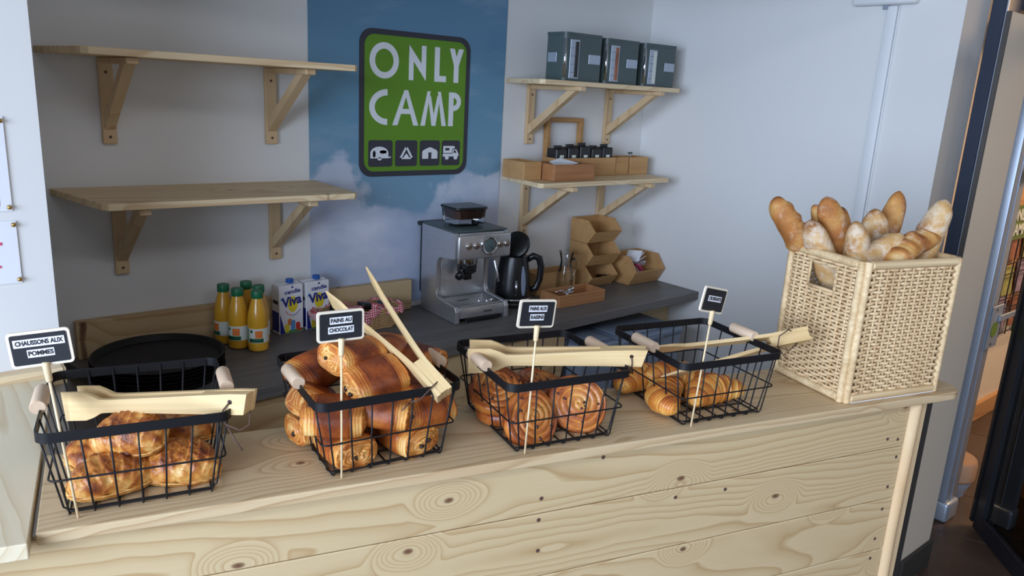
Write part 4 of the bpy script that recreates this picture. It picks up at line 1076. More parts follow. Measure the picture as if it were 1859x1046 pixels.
# water window on the front of the body
wn_ = MB(); n = 8
vs = []; c0 = -PI / 2 + 0.55
for z, r_, hw in ((0.055, 0.0795, 0.05), (0.075, 0.0785, 0.13), (0.11, 0.0762, 0.17), (0.15, 0.0722, 0.15), (0.185, 0.0665, 0.06)):
    for k in range(n + 1):
        a = c0 + hw * (2 * k / n - 1)
        vs.append((r_ * 1.012 * math.cos(a), r_ * 1.012 * math.sin(a), z))
wn_.add(vs, [(j * (n + 1) + k, j * (n + 1) + k + 1, (j + 1) * (n + 1) + k + 1, (j + 1) * (n + 1) + k) for j in range(4) for k in range(n)])
wn_.build('water_window', M['bin'], kb, True)
for s in (-1, 1):
    a = c0 - 0.42 + s * 0.035
    MB().tube([(0.0805 * math.cos(a), 0.0805 * math.sin(a), 0.055), (0.077 * math.cos(a - .05), 0.077 * math.sin(a - .05), 0.125)], 0.0022, 6).build('chrome_trim', M['chrome'], kb, True)

# boxes right of the kettle
open_box('tall open bamboo box behind the kettle', 2.315, 2.565, ZW, 0.245, 0.105, 0.105, 'bamboo')
open_box('low reddish wooden tray box with spoons in front of the jug', 2.268, 2.362, ZW, 0.285, 0.135, 0.056, 'bamboo2', rz=-0.02)
for i in range(6):
    sp_ = thing('teaspoon', 'steel teaspoon lying in the low wooden tray box', 'spoon', (2.375 + 0.008 * i, 2.43 + 0.006 * (i % 3), ZW + 0.016 + 0.008 * i), (0.5 * math.sin(i * 2.0), 0.2, 0.7 * i), 'teaspoons in the tray box')
    MB().ball((0.0, 0, 0.006), 0.018, 0.012, 0.005, 12, 6).build('bowl', M['chrome'], sp_, True)
    MB().tube([(0.016, 0, 0.008), (0.045, 0, 0.014), (0.075, 0, 0.012)], [0.002, 0.002, 0.004], 6, flat=0.5).build('handle', M['chrome'], sp_, True)
jg = thing('glass_jug', 'clear glass jug with handle behind the low tray box', 'jug')
place(jg, 2.456, 2.531, 0)
prof = [(0.0, 0.001), (0.034, 0.001), (0.038, 0.006), (0.038, 0.09), (0.034, 0.12), (0.027, 0.15), (0.026, 0.17), (0.034, 0.205), (0.037, 0.21)]
MB().lathe([(0.0, 0.004), (0.034, 0.004)] + prof[2:], 28).build('vessel', M['glass'], jg, SM)
MB().tube([(0.03, 0, 0.165), (0.05, 0, 0.172), (0.064, 0, 0.155), (0.062, 0, 0.11), (0.052, 0, 0.075), (0.038, 0, 0.06)], 0.006, 8).build('handle', M['glass'], jg, True)

# hexagonal bamboo bins
def hexbin(label, x, y, z, w, d, h, rz=0.0, group=None, mat='bamboo'):
    b = thing('bamboo_bin', label, 'bin', (x, y, z + 0.0006), (0, 0, rz), group)
    prof = [(0.045, 0.0), (d, 0.0), (d, h), (0.055, h), (0.0, h * 0.52)]
    t = 0.008
    MB().prism(prof, 0, t, 'YZ').build('side_panel', M[mat], b)
    MB().prism(prof, w - t, w, 'YZ').build('side_panel', M[mat], b)
    MB().box(t + .0003, w - t - .0003, 0.05, d - t, 0.0005, t).build('bottom', M[mat], b)
    MB().box(t + .0003, w - t - .0003, d - t, d, 0.0005, h).build('back_panel', M[mat], b)
    MB().prism([(0.0455, 0.001), (0.0545, 0.001), (0.0085, h * 0.52), (0.0, h * 0.52)], t + .0003, w - t - .0003, 'YZ').build('front_lip', M[mat], b)
    return b
GH = 'stacked bamboo bins by the corner'
hexbin('lowest bamboo bin of the stack by the corner', 2.63, 2.525, ZW, 0.195, 0.165, 0.112, 0.03, GH)
hexbin('middle bamboo bin of the stack by the corner', 2.622, 2.522, ZW + 0.1135, 0.195, 0.165, 0.112, -0.02, GH)
hexbin('topmost bamboo bin of the stack by the corner', 2.628, 2.524, ZW + 0.227, 0.195, 0.165, 0.112, 0.02, GH)
hexbin('large bamboo bin of sachets in the corner by the wall', 2.885, 2.465, ZW, 0.222, 0.20, 0.145, 0.0)
for i in range(9):
    sc_ = MB().rbox(-0.045, 0.045, -0.032, 0.032, -0.0015, 0.0015, 0.001, 1).build('sachet', M[('paper', 'carton', 'paper', 'ppink', 'paper', 'tin')[i % 6]])
    put(sc_, (2.985 + 0.022 * math.sin(i * 2.1), 2.555 + 0.016 * math.cos(i * 1.7), ZW + 0.045 + i * 0.0115), (0.7 + 0.25 * math.sin(i), 0.25 * math.cos(i * 1.3), 0.6 * i))
    tag(sc_, 'paper sachet in the large bamboo bin', 'sachet', 'sachets in the corner bin')
for i in range(5):
    sc_ = MB().rbox(-0.03, 0.03, -0.006, 0.006, -0.004, 0.004, 0.003, 1).build('stirrer', M['blackp' if i % 2 else 'chrome'])
    put(sc_, (2.72 + 0.012 * i, 2.585 + 0.008 * (i % 2), ZW + 0.016 + 0.009 * i), (0, 0.1, 0.5 * i))
    tag(sc_, 'small stirrer in the lowest bamboo bin', 'stirrer', 'stirrers in the lowest bin')

# ------------------------------------------------------------------ baked goods
def surf(mb, rows, closed_row=True, cap0=True, cap1=True):
    """skin over rows of (point, bake) pairs, each row a closed ring"""
    k = len(mb.v); n = len(rows[0])
    if mb.b is None: mb.b = []
    for r in rows:
        for p, b in r:
            mb.v.append(tuple(p)); mb.b.append(max(0.0, min(1.0, b)))
    for j in range(len(rows) - 1):
        for i in range(n):
            l = (i + 1) % n
            mb.f.append((k + j * n + i, k + j * n + l, k + (j + 1) * n + l, k + (j + 1) * n + i))
    if cap0: mb.f.append(tuple(k + i for i in range(n))[::-1])
    if cap1: mb.f.append(tuple(k + (len(rows) - 1) * n + i for i in range(n)))
    return mb
def nz(p, s, o=0.0):
    return noise.noise(Vector((p[0] * s + o, p[1] * s - o * .7, p[2] * s + o * 1.3)))

def choc_roll_mesh(seed, L=0.104, W=0.086, H=0.058):
    """rolled dough slab: smooth baked crown, laminated shoulders, spiral ends"""
    o = seed * 3.7; N = 60
    def sect(a, s):
        c, q = math.cos(a), math.sin(a)
        e = 0.74
        x = math.copysign(abs(c) ** e, c); z = math.copysign(abs(q) ** e, q)
        return x * W / 2 * s, z * H / 2 * s
    rows = []
    M_ = 44
    # left end spiral, body, right end spiral
    def cap(sgn):
        out = []
        R_ = 34
        for j in range(R_):
            s = 0.05 + 0.90 * j / (R_ - 1)
            row = []
            for i in range(N):
                a = 2 * PI * i / N
                ph = s * 5.6 - sgn * a / (2 * PI) + 0.25 * math.sin(3 * a + o) * s + 1.3 * nz((math.cos(a) * s * 2.2, math.sin(a) * s * 2.2, 0.3), 1.0, o)
                rp = math.sin(2 * PI * ph)
                y, z = sect(a, s)
                x = sgn * (L / 2 + 0.010 * (1 - s ** 2) * (0.75 + 0.5 * nz((a, s, 0), 1.3, o)) + 0.0016 * rp)
                b = 0.32 + 0.15 * rp + 0.24 * (s - 0.5) + 0.16 * nz((x, y, z), 45, o)
                row.append((Vector((x, y, z)), b))
            out.append(row)
        return out
    rows += cap(-1)
    for j in range(M_ + 1):
        t = -1 + 2 * j / M_
        x = t * L / 2
        sw = 0.97 + 0.09 * (1 - abs(t) ** 3)
        # overlapping dough steps on the shoulders
        ed = max(0.0, (abs(t) - 0.52) / 0.48)
        row = []
        for i in range(N):
            a = 2 * PI * i / N
            step = 0.016 * math.sin(ed * 26.0 + 1.2 * math.sin(a * 2 + o)) * (1 if ed > 0 else 0) + (0.02 if ed <= 0 else 0)
            y, z = sect(a, sw + step)
            p = Vector((x, y, z))
            p *= 1 + 0.075 * nz(p, 17, o)
            p.x += 0.002 * nz(p, 45, o + 5)
            top = math.sin(a)
            b = 0.64 + 0.15 * top - 0.36 * min(1, ed * 2.2) + 0.17 * math.sin(ed * 26.0 + 1.2 * math.sin(a * 2 + o)) * (1 if ed > 0 else 0) + 0.30 * nz(p, 20, o + 2)
            if top < -0.55: b += 0.05
            row.append((p, b))
        rows.append(row)
    c2 = cap(1)
    rows += c2[::-1]
    mb = MB(); surf(mb, rows)
    return mb.mesh('roll', M['choc_crust'], True)
def choc_bits(parent, L=0.104, W=0.082, H=0.060, seed=0):
    rnd = random.Random(seed + 40)
    for sgn in (-1, 1):
        for s in (-1, 1):
            if rnd.random() < 0.15: continue
            c = (sgn * (L / 2 + 0.0085), (s * (0.10 + 0.05 * rnd.random()) + 0.10 * (rnd.random() - .5)) * W, 0.010 * (rnd.random() - 0.5))
            MB().ball(c, 0.0042, 0.0040 + 0.003 * rnd.random(), 0.0030 + 0.002 * rnd.random(), 8, 5, Matrix.Rotation(rnd.random() * 2, 3, 'X')).build('chocolate', M['choc'], parent, True)

def raisin_mesh(seed, R=0.062, T=0.034):
    o = seed * 2.9; N = 72; rows = []
    prof = [(s, 1) for s in [0.02 + 0.96 * j / 46 for j in range(47)]] + [(1.0, 0.6), (1.02, 0.1), (1.02, -0.4), (0.97, -0.85), (0.85, -1.0), (0.4, -1.0), (0.02, -1.0)]
    for s, h in prof:
        row = []
        for i in range(N):
            a = 2 * PI * i / N
            ph = s * 4.3 - a / (2 * PI)
            fr = ph - math.floor(ph)
            rp = math.sin(PI * fr) ** 0.6
            fine = math.sin(2 * PI * (s * 21 - a / (2 * PI) * 1.0 + 0.3 * math.sin(4 * a + o)))
            rr = R * s * (1 + 0.05 * math.sin(2 * a + o) + 0.03 * nz((math.cos(a), math.sin(a), 0), 1.6, o))
            if h == 1:
                z = T / 2 * (1.08 - 0.42 * s * s) + 0.0055 * (rp - 0.5) + 0.0009 * fine
                b = 0.19 + 0.30 * rp + 0.14 * fine + 0.22 * s * s
            else:
                z = T / 2 * h * (0.66 if h > 0 else 0.9)
                rr += 0.0012 * math.sin(h * 22)
                b = 0.48 + 0.14 * math.sin(h * 12) + 0.1 * math.sin(7 * a)
            p = Vector((rr * math.cos(a), rr * math.sin(a), z))
            p.z += 0.004 * nz(p, 18, o)
            b += 0.25 * nz(p, 24, o + 1)
            row.append((p, b))
        rows.append(row)
    mb = MB(); surf(mb, rows)
    return mb.mesh('swirl', M['raisin_crust'], True)
def raisins(parent, seed, R=0.062, T=0.034):
    rnd = random.Random(seed)
    for k in range(10):
        s = 0.12 + 0.75 * rnd.random(); a = rnd.random() * 2 * PI
        c = (R * s * math.cos(a), R * s * math.sin(a), T / 2 * (1.08 - 0.42 * s * s) - 0.0008)
        MB().ball(c, 0.0056, 0.0036, 0.0034, 7, 4, Matrix.Rotation(a, 3, 'Z')).build('raisin', M['raisin'], parent, True)

def croissant_mesh(seed, L=0.165, R=0.036):
    o = seed * 4.1; N = 36; J = 130; rows = []
    bend = 0.85
    for j in range(J + 1):
        t = -1 + 2 * j / J
        ang = t * bend
        RC = L / 2 / math.sin(bend)
        c = Vector((RC * math.sin(ang), RC * (math.cos(ang) - 1) + 0.02, 0))
        tx = Vector((math.cos(ang), -math.sin(ang), 0)); sd = Vector((math.sin(ang), math.cos(ang), 0))
        env = max(0.0, 1 - abs(t) ** 1.9) ** 0.62
        # seven overlapping turns, each rising like a shell
        q = abs(t) * 3.4 + 0.5
        fr = q - math.floor(q)
        step = 1 + 0.17 * (0.62 - fr) * (1 - 0.4 * abs(t))
        r = R * (0.24 + 0.76 * env) * step * (1.0 if abs(t) < 0.985 else 0.55)
        row = []
        for i in range(N):
            a = 2 * PI * i / N
            lam = math.sin(2 * PI * (fr * 6.0 + 0.22 * math.sin(a * 2 + o)))
            rr = r * (1 + 0.012 * lam)
            p = c + sd * (rr * 1.08 * math.cos(a)) + Vector((0, 0, 1)) * (rr * 0.92 * math.sin(a))
            p.z = max(p.z, -R * 0.72)
            p *= 1 + 0.03 * nz(p, 20, o)
            top = math.sin(a)
            b = 0.56 + 0.24 * top * (1 - fr) + 0.14 * lam - 0.30 * fr + 0.26 * nz(p, 22, o + 3) + 0.10 * (abs(t) > 0.85)
            row.append((p, b))
        rows.append(row)
    mb = MB(); surf(mb, rows)
    return mb.mesh('croissant', M['croi_crust'], True)

def turnover_mesh(seed, R=0.068, H=0.044):
    """half-moon puff: straight fold at the back, curved scoring like a leaf, flaky rim"""
    o = seed * 5.3; N = 150; rows = []
    def outline(a):
        x = R * math.copysign(abs(math.cos(a)) ** 0.86, math.cos(a))
        y = math.sin(a)
        y = (R * 0.98 * y - 0.018) if y > 0 else (R * 0.40 * y - 0.018)
        return x, y
    prof = [(0.02, 1.0)] + [(math.sin(PI / 2 * j / 36), math.cos(PI / 2 * j / 36) ** 0.72) for j in range(2, 36)] + [(1.0, 0.12), (1.04, 0.07), (1.0, 0.02), (1.03, -0.05), (0.97, -0.12), (0.6, -0.14), (0.02, -0.14)]
    for s, h in prof:
        row = []
        for i in range(N):
            a = 2 * PI * i / N
            x, y = outline(a)
            p = Vector((x * s, y * s, H * h))
            if h > 0.13:
                # leaf veins: arcs running from the fold to the rim
                vein = (x * s / R) * 4.2 + 1.6 * (y * s / R) ** 2 * (1 if x > 0 else -1)
                q = vein - math.floor(vein)
                sc = (1 - q) ** 1.5 - 0.4
                g = max(0.0, 1 - max(0.0, s - 0.82) * 5)
                fl = math.sin(150 * (p.x * 0.7 + p.y) + 7 * nz(p, 28, o))
                fk = nz(p, 95, o) + 0.6 * nz(p, 210, o)
                p.z += 0.0045 * sc * g + 0.0007 * fl + 0.0026 * fk
                b = 0.42 + 0.26 * sc * g + 0.10 * fl + 0.38 * nz(p, 34, o) + 0.14 * h + 0.20 * fk
            else:
                fk = nz((math.cos(a) * 6, math.sin(a) * 6, h * 30), 1.0, o)
                p.x *= 1 + 0.05 * fk; p.y *= 1 + 0.05 * fk
                b = 0.32 + 0.30 * fk + 0.2 * math.sin(h * 60)
            p *= 1 + 0.07 * nz(p, 13, o + 7)
            row.append((p, b))
        rows.append(row)
    mb = MB(); surf(mb, rows)
    return mb.mesh('turnover', M['apple_crust'], True)

def baguette_mesh(seed, L=0.46, R=0.033, mat='bag_brown', twist=0.0):
    o = seed * 6.1; N = 30; J = 84; rows = []
    for j in range(J + 1):
        t = j / J
        e = min(1.0, (1 - t) * L / 0.060); e2 = min(1.0, t * 7.0)
        env = (math.sin(PI / 2 * e) ** 0.5) * (math.sin(PI / 2 * e2) ** 0.7)
        env = max(env, 0.10)
        row = []
        bx = 0.010 * math.sin(t * 5 + o); by = 0.008 * math.cos(t * 4 + o)
        for i in range(N):
            a = 2 * PI * i / N
            sc = math.sin(2 * PI * (t * 5.0 + 0.16 * math.sin(a + 0.6)))
            up = max(0.0, math.sin(a))
            rr = R * env * (1 + 0.17 * up * max(0, sc) ** 0.6 - 0.04 * up) * (1.08 if math.cos(a) > 0 else 1.0)
            p = Vector((bx + rr * 1.05 * math.cos(a), by + rr * 0.92 * math.sin(a), t * L))
            n1 = nz(p, 28, o)
            p.x *= 1 + 0.10 * n1; p.y *= 1 + 0.10 * nz(p, 32, o + 2)
            b = 0.50 + 0.28 * up * sc + 0.35 * nz(p, 24, o + 4) + 0.35 * max(0, 1 - (1 - t) * 12)
            row.append((p, b))
        rows.append(row)
    mb = MB(); surf(mb, rows)
    return mb.mesh('baguette', M[mat], True)

# ------------------------------------------------------------------ wire baskets
RW, RD, BHT, BW, BD, MIDZ = 0.288, 0.285, 0.156, 0.226, 0.250, 0.072
def make_basket():
    b = thing('wire_basket', 'x', 'basket', group='black wire baskets with wooden handles')
    o = rrect(RW, RD, 0.022, 6); n = len(o); q = rrect(RW - 0.005, RD - 0.005, 0.020, 6)
    z0, z1 = BHT - 0.0165, BHT
    vs = [(p[0], p[1], z0) for p in o] + [(p[0], p[1], z1) for p in o] + [(p[0], p[1], z0) for p in q] + [(p[0], p[1], z1) for p in q]
    fs = []
    for i in range(n):
        l = (i + 1) % n
        fs += [(i, l, n + l, n + i), (2 * n + l, 2 * n + i, 3 * n + i, 3 * n + l), (n + i, n + l, 3 * n + l, 3 * n + i), (l, i, 2 * n + i, 2 * n + l)]
    MB().add(vs, fs).build('rim', M['black'], b, SM)
    r = 0.0017
    def uwire(t0, b0, along):
        # down one side, across the bottom, up the other
        if along == 'y': mk = lambda u, v, z: (u, v, z)
        else: mk = lambda u, v, z: (v, u, z)
        ht, hb = ((RD / 2 - 0.003), (BD / 2)) if along == 'y' else ((RW / 2 - 0.003), (BW / 2))
        zb = r if along == 'y' else 3 * r
        pts = [mk(t0, -ht, BHT - 0.004), mk(t0 * .4 + b0 * .6, -hb - 0.4 * (ht - hb), 0.06), mk(b0, -hb - 0.003, 0.012), mk(b0, -hb + 0.002, zb + 0.003), mk(b0, -hb + 0.010, zb)]
        pts = pts + [mk(u, -v, z) if along == 'y' else mk(u, -v, z) for (u, v, z) in [(p if along == 'y' else (p[1], p[0], p[2])) for p in pts[::-1]]]
        MB().tube(pts, r, 6).build('wire', M['black'], b, True)
    for k in range(7):
        s = (k - 3) / 3
        uwire(s * 0.123, s * 0.107, 'y')
    for k in range(6):
        s = (k - 2.5) / 2.5
        uwire(s * 0.118, s * 0.110, 'x')
    f = MIDZ / BHT
    MB().tube([(p[0], p[1], MIDZ) for p in rrect(BW + (RW - BW) * f + 0.008, BD + (RD - BD) * f + 0.006, 0.012, 4)], r, 6, True).build('middle_ring', M['black'], b, True)
    MB().tube([(p[0], p[1], 0.0085) for p in rrect(BW - 0.004, BD - 0.004, 0.014, 4)], r, 6, True).build('bottom_ring', M['black'], b, True)
    for s in (-1, 1):
        cx = s * (RW / 2 + 0.0015)
        MB().tube([(cx, -0.040, BHT + 0.004), (cx, -0.038, BHT + 0.004), (cx, 0.038, BHT + 0.004), (cx, 0.040, BHT + 0.004)], [0.0115, 0.0125, 0.0125, 0.0115], 16).build('handle', M['handle'], b, SM)
    return b
BK = [(-0.079, 1.406, 0.037), (0.33, 1.414, 0.128), (0.704, 1.395, 0.044), (1.116, 1.402, 0.028)]
BL = ['black wire basket of apple turnovers at the left end of the counter', 'black wire basket heaped with chocolate rolls', 'black wire basket of raisin swirls', 'black wire basket of croissants next to the wicker basket']
bk0 = make_basket()
BM = []
for i, (a, n, th) in enumerate(BK):
    o = bk0 if i == 0 else copy_tree(bk0)
    o.location = c2w(a, n, ZC + 0.0005); o.rotation_euler = (0, 0, CA + th); o['label'] = BL[i]
    BM.append(Matrix.Translation(c2w(a, n, ZC + 0.0005)) @ Matrix.Rotation(CA + th, 4, 'Z'))
def inb(i, o, loc, rot):
    """place a thing by basket-local position and rotation"""
    m = BM[i] @ Matrix.Translation(loc) @ (Matrix.Rotation(rot[2], 4, 'Z') @ Matrix.Rotation(rot[1], 4, 'Y') @ Matrix.Rotation(rot[0], 4, 'X'))
    o.matrix_world = m
    o.location, o.rotation_mode = m.to_translation(), 'XYZ'
    o.rotation_euler = m.to_euler()
    return o
def pastry(i, name, label, cat, me, loc, rot, group):
    o = bpy.data.objects.new(name, me); COL.objects.link(o)
    tag(o, label, cat, group)
    return inb(i, o, loc, rot)

# chocolate rolls (x, y, z, tip, tilt, turn) in the basket
rolls = [choc_roll_mesh(k) for k in range(5)]
CH = [
 (-0.066, -0.062, 0.033, 0.0, 0.0, -1.45, 'chocolate roll with its spiral end facing front, lowest at the left of the heap'),
 (0.058, -0.062, 0.033, 0.1, 0.05, -1.30, 'chocolate roll with its spiral end facing front, lowest at the right of the heap'),
 (-0.083, 0.045, 0.033, 0.0, 0.0, 0.2, 'chocolate roll lying low at the back left under the heap'),
 (0.045, 0.055, 0.033, 0.0, 0.0, 0.5, 'chocolate roll lying low at the back right under the heap'),
 (-0.088, -0.066, 0.096, 0.25, 0.05, -0.35, 'chocolate roll pressed against the front left rim, two chocolate ends showing'),
 (0.004, -0.074, 0.092, -0.2, 0.1, -0.55, 'chocolate roll in the middle of the front wires'),
 (0.096, -0.070, 0.086, 0.75, 0.1, 0.15, 'glossy brown chocolate roll against the front right wires'),
 (-0.104, 0.018, 0.100, 0.5, 0.2, 1.15, 'chocolate roll bulging through the left side wires'),
 (-0.078, 0.070, 0.140, 0.2, -0.25, 0.3, 'chocolate roll lying along the back left rim'),
 (-0.020, 0.018, 0.178, 0.15, 0.08, 0.35, 'chocolate roll on top at the left, spiral end toward the sign'),
 (0.001, -0.046, 0.146, 0.50, -0.12, 0.22, 'large glazed chocolate roll on top in the middle of the heap'),
 (0.060, 0.072, 0.156, 0.0, 0.0, 0.75, 'chocolate roll at the back of the heap behind the tongs'),
 (0.125, 0.040, 0.140, 0.15, 0.0, -1.05, 'chocolate roll at the right under the tongs, dark round crown'),
 (0.090, -0.020, 0.105, 0.2, 0.0, 0.4, 'chocolate roll half hidden under the tongs handle')]
for k, (x, y, z, rx, ry, rz, lab) in enumerate(CH):
    o = pastry(1, 'chocolate_roll', lab, 'pastry', rolls[k % 5], (x, y, z), (rx, ry, rz), 'chocolate rolls heaped in the second basket')
    choc_bits(o, seed=k)

# raisin swirls
sw = [raisin_mesh(k) for k in range(3)]
RS = [(-0.048, -0.058, 0.038, 0.95, 0.0, 0.10, 'raisin swirl leaning at the front left, spiral face to us'),
      (0.070, -0.050, 0.052, 1.10, 0.0, -0.42, 'raisin swirl propped up at the front right, spiral face to us'),
      (-0.080, 0.045, 0.066, 0.35, -0.30, 0.2, 'raisin swirl tilted on the back left of the pile'),
      (0.040, 0.060, 0.058, 0.15, 0.10, 0.5, 'raisin swirl lying flat along the back right'),
      (-0.062, 0.040, 0.020, 0.0, 0.0, 1.2, 'raisin swirl lowest at the left against the wires'),
      (0.055, 0.050, 0.020, 0.0, 0.0, 2.2, 'raisin swirl lowest at the back right')]
for k, (x, y, z, rx, ry, rz, lab) in enumerate(RS):
    o = pastry(2, 'raisin_swirl', lab, 'pastry', sw[k % 3], (x, y, z), (rx, ry, rz), 'raisin swirls in the third basket')
    raisins(o, k)

# apple turnovers
to = [turnover_mesh(k) for k in range(4)]
AT = [(-0.048, -0.050, 0.018, 0.18, 0.0, 0.25, 'golden apple turnover lowest at the front left, ribbed side to us'),
      (0.063, -0.040, 0.022, 0.40, 0.05, -0.20, 'large flaky apple turnover at the front right'),
      (-0.070, 0.040, 0.022, 0.15, 0.10, 0.9, 'apple turnover at the back left behind the front one'),
      (-0.012, -0.006, 0.074, 0.55, -0.15, -0.55, 'apple turnover on top with filling showing at its open end'),
      (0.060, 0.055, 0.040, 0.20, 0.0, 2.6, 'apple turnover at the back right under the tongs')]
for k, (x, y, z, rx, ry, rz, lab) in enumerate(AT):
    o = pastry(0, 'apple_turnover', lab, 'pastry', to[k % 4], (x, y, z), (rx, ry, rz), 'apple turnovers in the first basket')
    if k == 3:
        for q in range(6):
            MB().ball((-0.05 + 0.012 * q, -0.046 - 0.006 * math.sin(q * 1.1), 0.006 + 0.003 * (q % 2)), 0.010, 0.007, 0.006, 8, 5).build('filling', M['filling'], o, True)

# croissants
cr_ = [croissant_mesh(k) for k in range(3)]
KR = [(0.036, -0.052, 0.034, 0.1, 0.0, 0.12, 'large croissant at the front right of the basket'),
      (-0.078, -0.030, 0.032, 0.0, 0.0, 0.85, 'croissant at the front left, tip toward the wires'),
      (0.000, 0.045, 0.038, 0.1, 0.1, -0.35, 'croissant at the back in the middle under the tongs'),
      (-0.078, 0.080, 0.032, 0.0, 0.0, 0.15, 'croissant in the back left corner under the tongs')]
for k, (x, y, z, rx, ry, rz, lab) in enumerate(KR):
    pastry(3, 'croissant', lab, 'pastry', cr_[k % 3], (x, y, z), (rx, ry, rz), 'croissants in the fourth basket')

# ------------------------------------------------------------------ little chalkboard signs on sticks
def sign(i, lines, label, lean, roll, yaw, cx, tw):
    t = thing('price_sign', label, 'sign', group='chalkboard signs on sticks')
    inb(i, t, (-0.095, -0.1305, 0.0005), (0.0, lean, 0.0))
    H = 0.268
    MB().tube([(0, 0, 0.0), (0, 0, H - 0.028)], 0.0021, 8).build('stick', M['stick'], t, True)
    cp = MB().tube([(0, 0, H - 0.032), (0, 0, H - 0.029), (0, 0, H - 0.004), (0, 0, H)], [0.0035, 0.0048, 0.0055, 0.0052], 12).build('clip', M['stick'], t, True)
    p = bpy.data.objects.new('board', None); COL.objects.link(p); p.parent = t
    bm_ = MB().prism(rrect(0.084, 0.056, 0.006, 4), -0.002, 0.002, 'XZ').build('board', M['signrim'], t)
    bpy.data.objects.remove(p)
    put(bm_, (cx, 0.004, H + 0.0225), (0, roll, yaw))
    MB().prism(rrect(0.0755, 0.0475, 0.003, 3), -0.0028, -0.0021, 'XZ').build('chalk_face', M['chalk'], bm_)
    zz = [0.0105, -0.0065] if len(lines) == 2 else [0.003]
    for s, z, w in zip(lines, zz, tw):
        MB().box(-w / 2, w / 2, -0.0034, -0.0029, z - 0.0062, z + 0.0062).build('paper_strip', M['paper'], bm_)
        me = text_mesh('lettering', s, 0.0098, 0.0003, M['ink'], 0.00036, 1.0)
        xs = [v.co.x for v in me.vertices]; ww = max(xs) - min(xs)
        me.transform(Matrix.Diagonal((w * 0.93 / ww, 1, 1, 1)))
        part('lettering', me, bm_, (0, -0.0037, z))
    return t
sign(0, ('CHAUSSONS AUX', 'POMMES'), 'chalkboard sign reading CHAUSSONS AUX POMMES', -0.085, 0.0, -0.10, -0.003, (0.068, 0.036))
sign(1, ('PAINS AU', 'CHOCOLAT'), 'chalkboard sign reading PAINS AU CHOCOLAT', 0.0, 0.0, 0.0, 0.0, (0.040, 0.046))
sign(2, ('PAINS AUX', 'RAISINS'), 'chalkboard sign reading PAINS AUX RAISINS', 0.035, 0.06, 0.10, -0.001, (0.042, 0.032))
sign(3, ('CROISSANTS',), 'chalkboard sign reading CROISSANTS', 0.078, 0.16, 0.25, 0.001, (0.048,))

# ------------------------------------------------------------------ wooden tongs
def tongs(label, spread=0.05, flip=1):
    """two flat sprung arms glued on a wedge at the handle; local x from paddle tip (0) to handle end (L)"""
    t = thing('wooden_tongs', label, 'tongs', group='wooden pastry tongs')
    L = 0.365; TH = 0.0085
    out = [(0.0, -0.027), (0.045, -0.026), (0.062, -0.021), (0.080, -0.0125), (0.100, -0.0118), (L - 0.012, -0.019), (L, -0.019), (L + 0.012, 0.017), (L - 0.02, 0.018), (0.100, 0.0118), (0.080, 0.0125), (0.062, 0.021), (0.047, 0.0265), (0.0, 0.027)]
    for s in (-1, 1):
        n = 14
        mb = MB(); poly = out; m = len(poly)
        # bend the arm: offset grows from the handle wedge toward the paddle
        def off(x):
            u = max(0.0, (L - 0.075 - x) / (L - 0.075))
            return s * (0.0125 + spread / 2 * u ** 1.15)
        xs = sorted(set([0.0] + [p[0] for p in out] + [L * k / 24 for k in range(25)]))
        def width(x, top):
            pts = [p for p in out if (p[1] > 0) == top]
            pts = sorted(pts)
            for a, b in zip(pts, pts[1:]):
                if a[0] <= x <= b[0]:
                    f = (x - a[0]) / max(1e-9, b[0] - a[0]); return a[1] + (b[1] - a[1]) * f
            return pts[-1][1] if x > pts[-1][0] else pts[0][1]
        vs = []; fs = []
        for x in xs:
            if x > L: xx_t, xx_b = x, L
            zt, zb_ = width(min(x, L + 0.012), True), width(min(x, L), False)
            xb = min(x, L)
            th = TH * (0.42 + 0.58 * min(1.0, x / 0.085))
            for (xx, yy, zz) in ((xb, -th / 2, zb_), (xb, th / 2, zb_), (x, th / 2, zt), (x, -th / 2, zt)):
                vs.append((xx, off(xx) + yy, zz))
        for k in range(len(xs) - 1):
            for q in range(4):
                fs.append((k * 4 + q, k * 4 + (q + 1) % 4, (k + 1) * 4 + (q + 1) % 4, (k + 1) * 4 + q))
        fs += [(3, 2, 1, 0), tuple((len(xs) - 1) * 4 + q for q in range(4))]
        mb.add(vs, fs).build('arm', M['tong'], t)
    MB().prism([(L - 0.085, -0.017), (L - 0.001, -0.0185), (L + 0.010, 0.0165), (L - 0.085, 0.0165)], -0.0081, 0.0081, 'XZ').build('wedge', M['tong'], t)
    for s in (-1, 1):
        MB().lathe([(0.0042, 0), (0.0042, 0.0004), (0.0, 0.0005)], 12, mat=Matrix.Translation((L - 0.022, s * 0.0169, 0.004)) @ Matrix.Rotation(-s * PI / 2, 4, 'X')).build('cord_hole', M['choc'], t)
    return t
def aim(t, i, p_tip, p_end, roll=0.0):
    """lay the tongs from paddle tip to handle end (basket-local points), flat side turned by roll"""
    a, b = BM[i] @ Vector(p_tip), BM[i] @ Vector(p_end)
    x = (b - a).normalized(); up = Vector((0, 0, 1))
    y = up.cross(x).normalized(); z = x.cross(y)
    m = Matrix((x, y, z)).transposed().to_4x4() @ Matrix.Rotation(roll, 4, 'X')
    m = Matrix.Translation(b - x * 0.365) @ m
    t.location = m.to_translation(); t.rotation_euler = m.to_euler()
    return m
def cord(t, pts):
    MB().tube(pts, 0.0014, 6).build('cord', M['string'], t, True)
Lh = 0.365
t1 = tongs('wooden tongs lying across the turnover basket', 0.012)
aim(t1, 0, (-0.104, 0.095, 0.108), (0.169, -0.130, 0.166), -0.05)
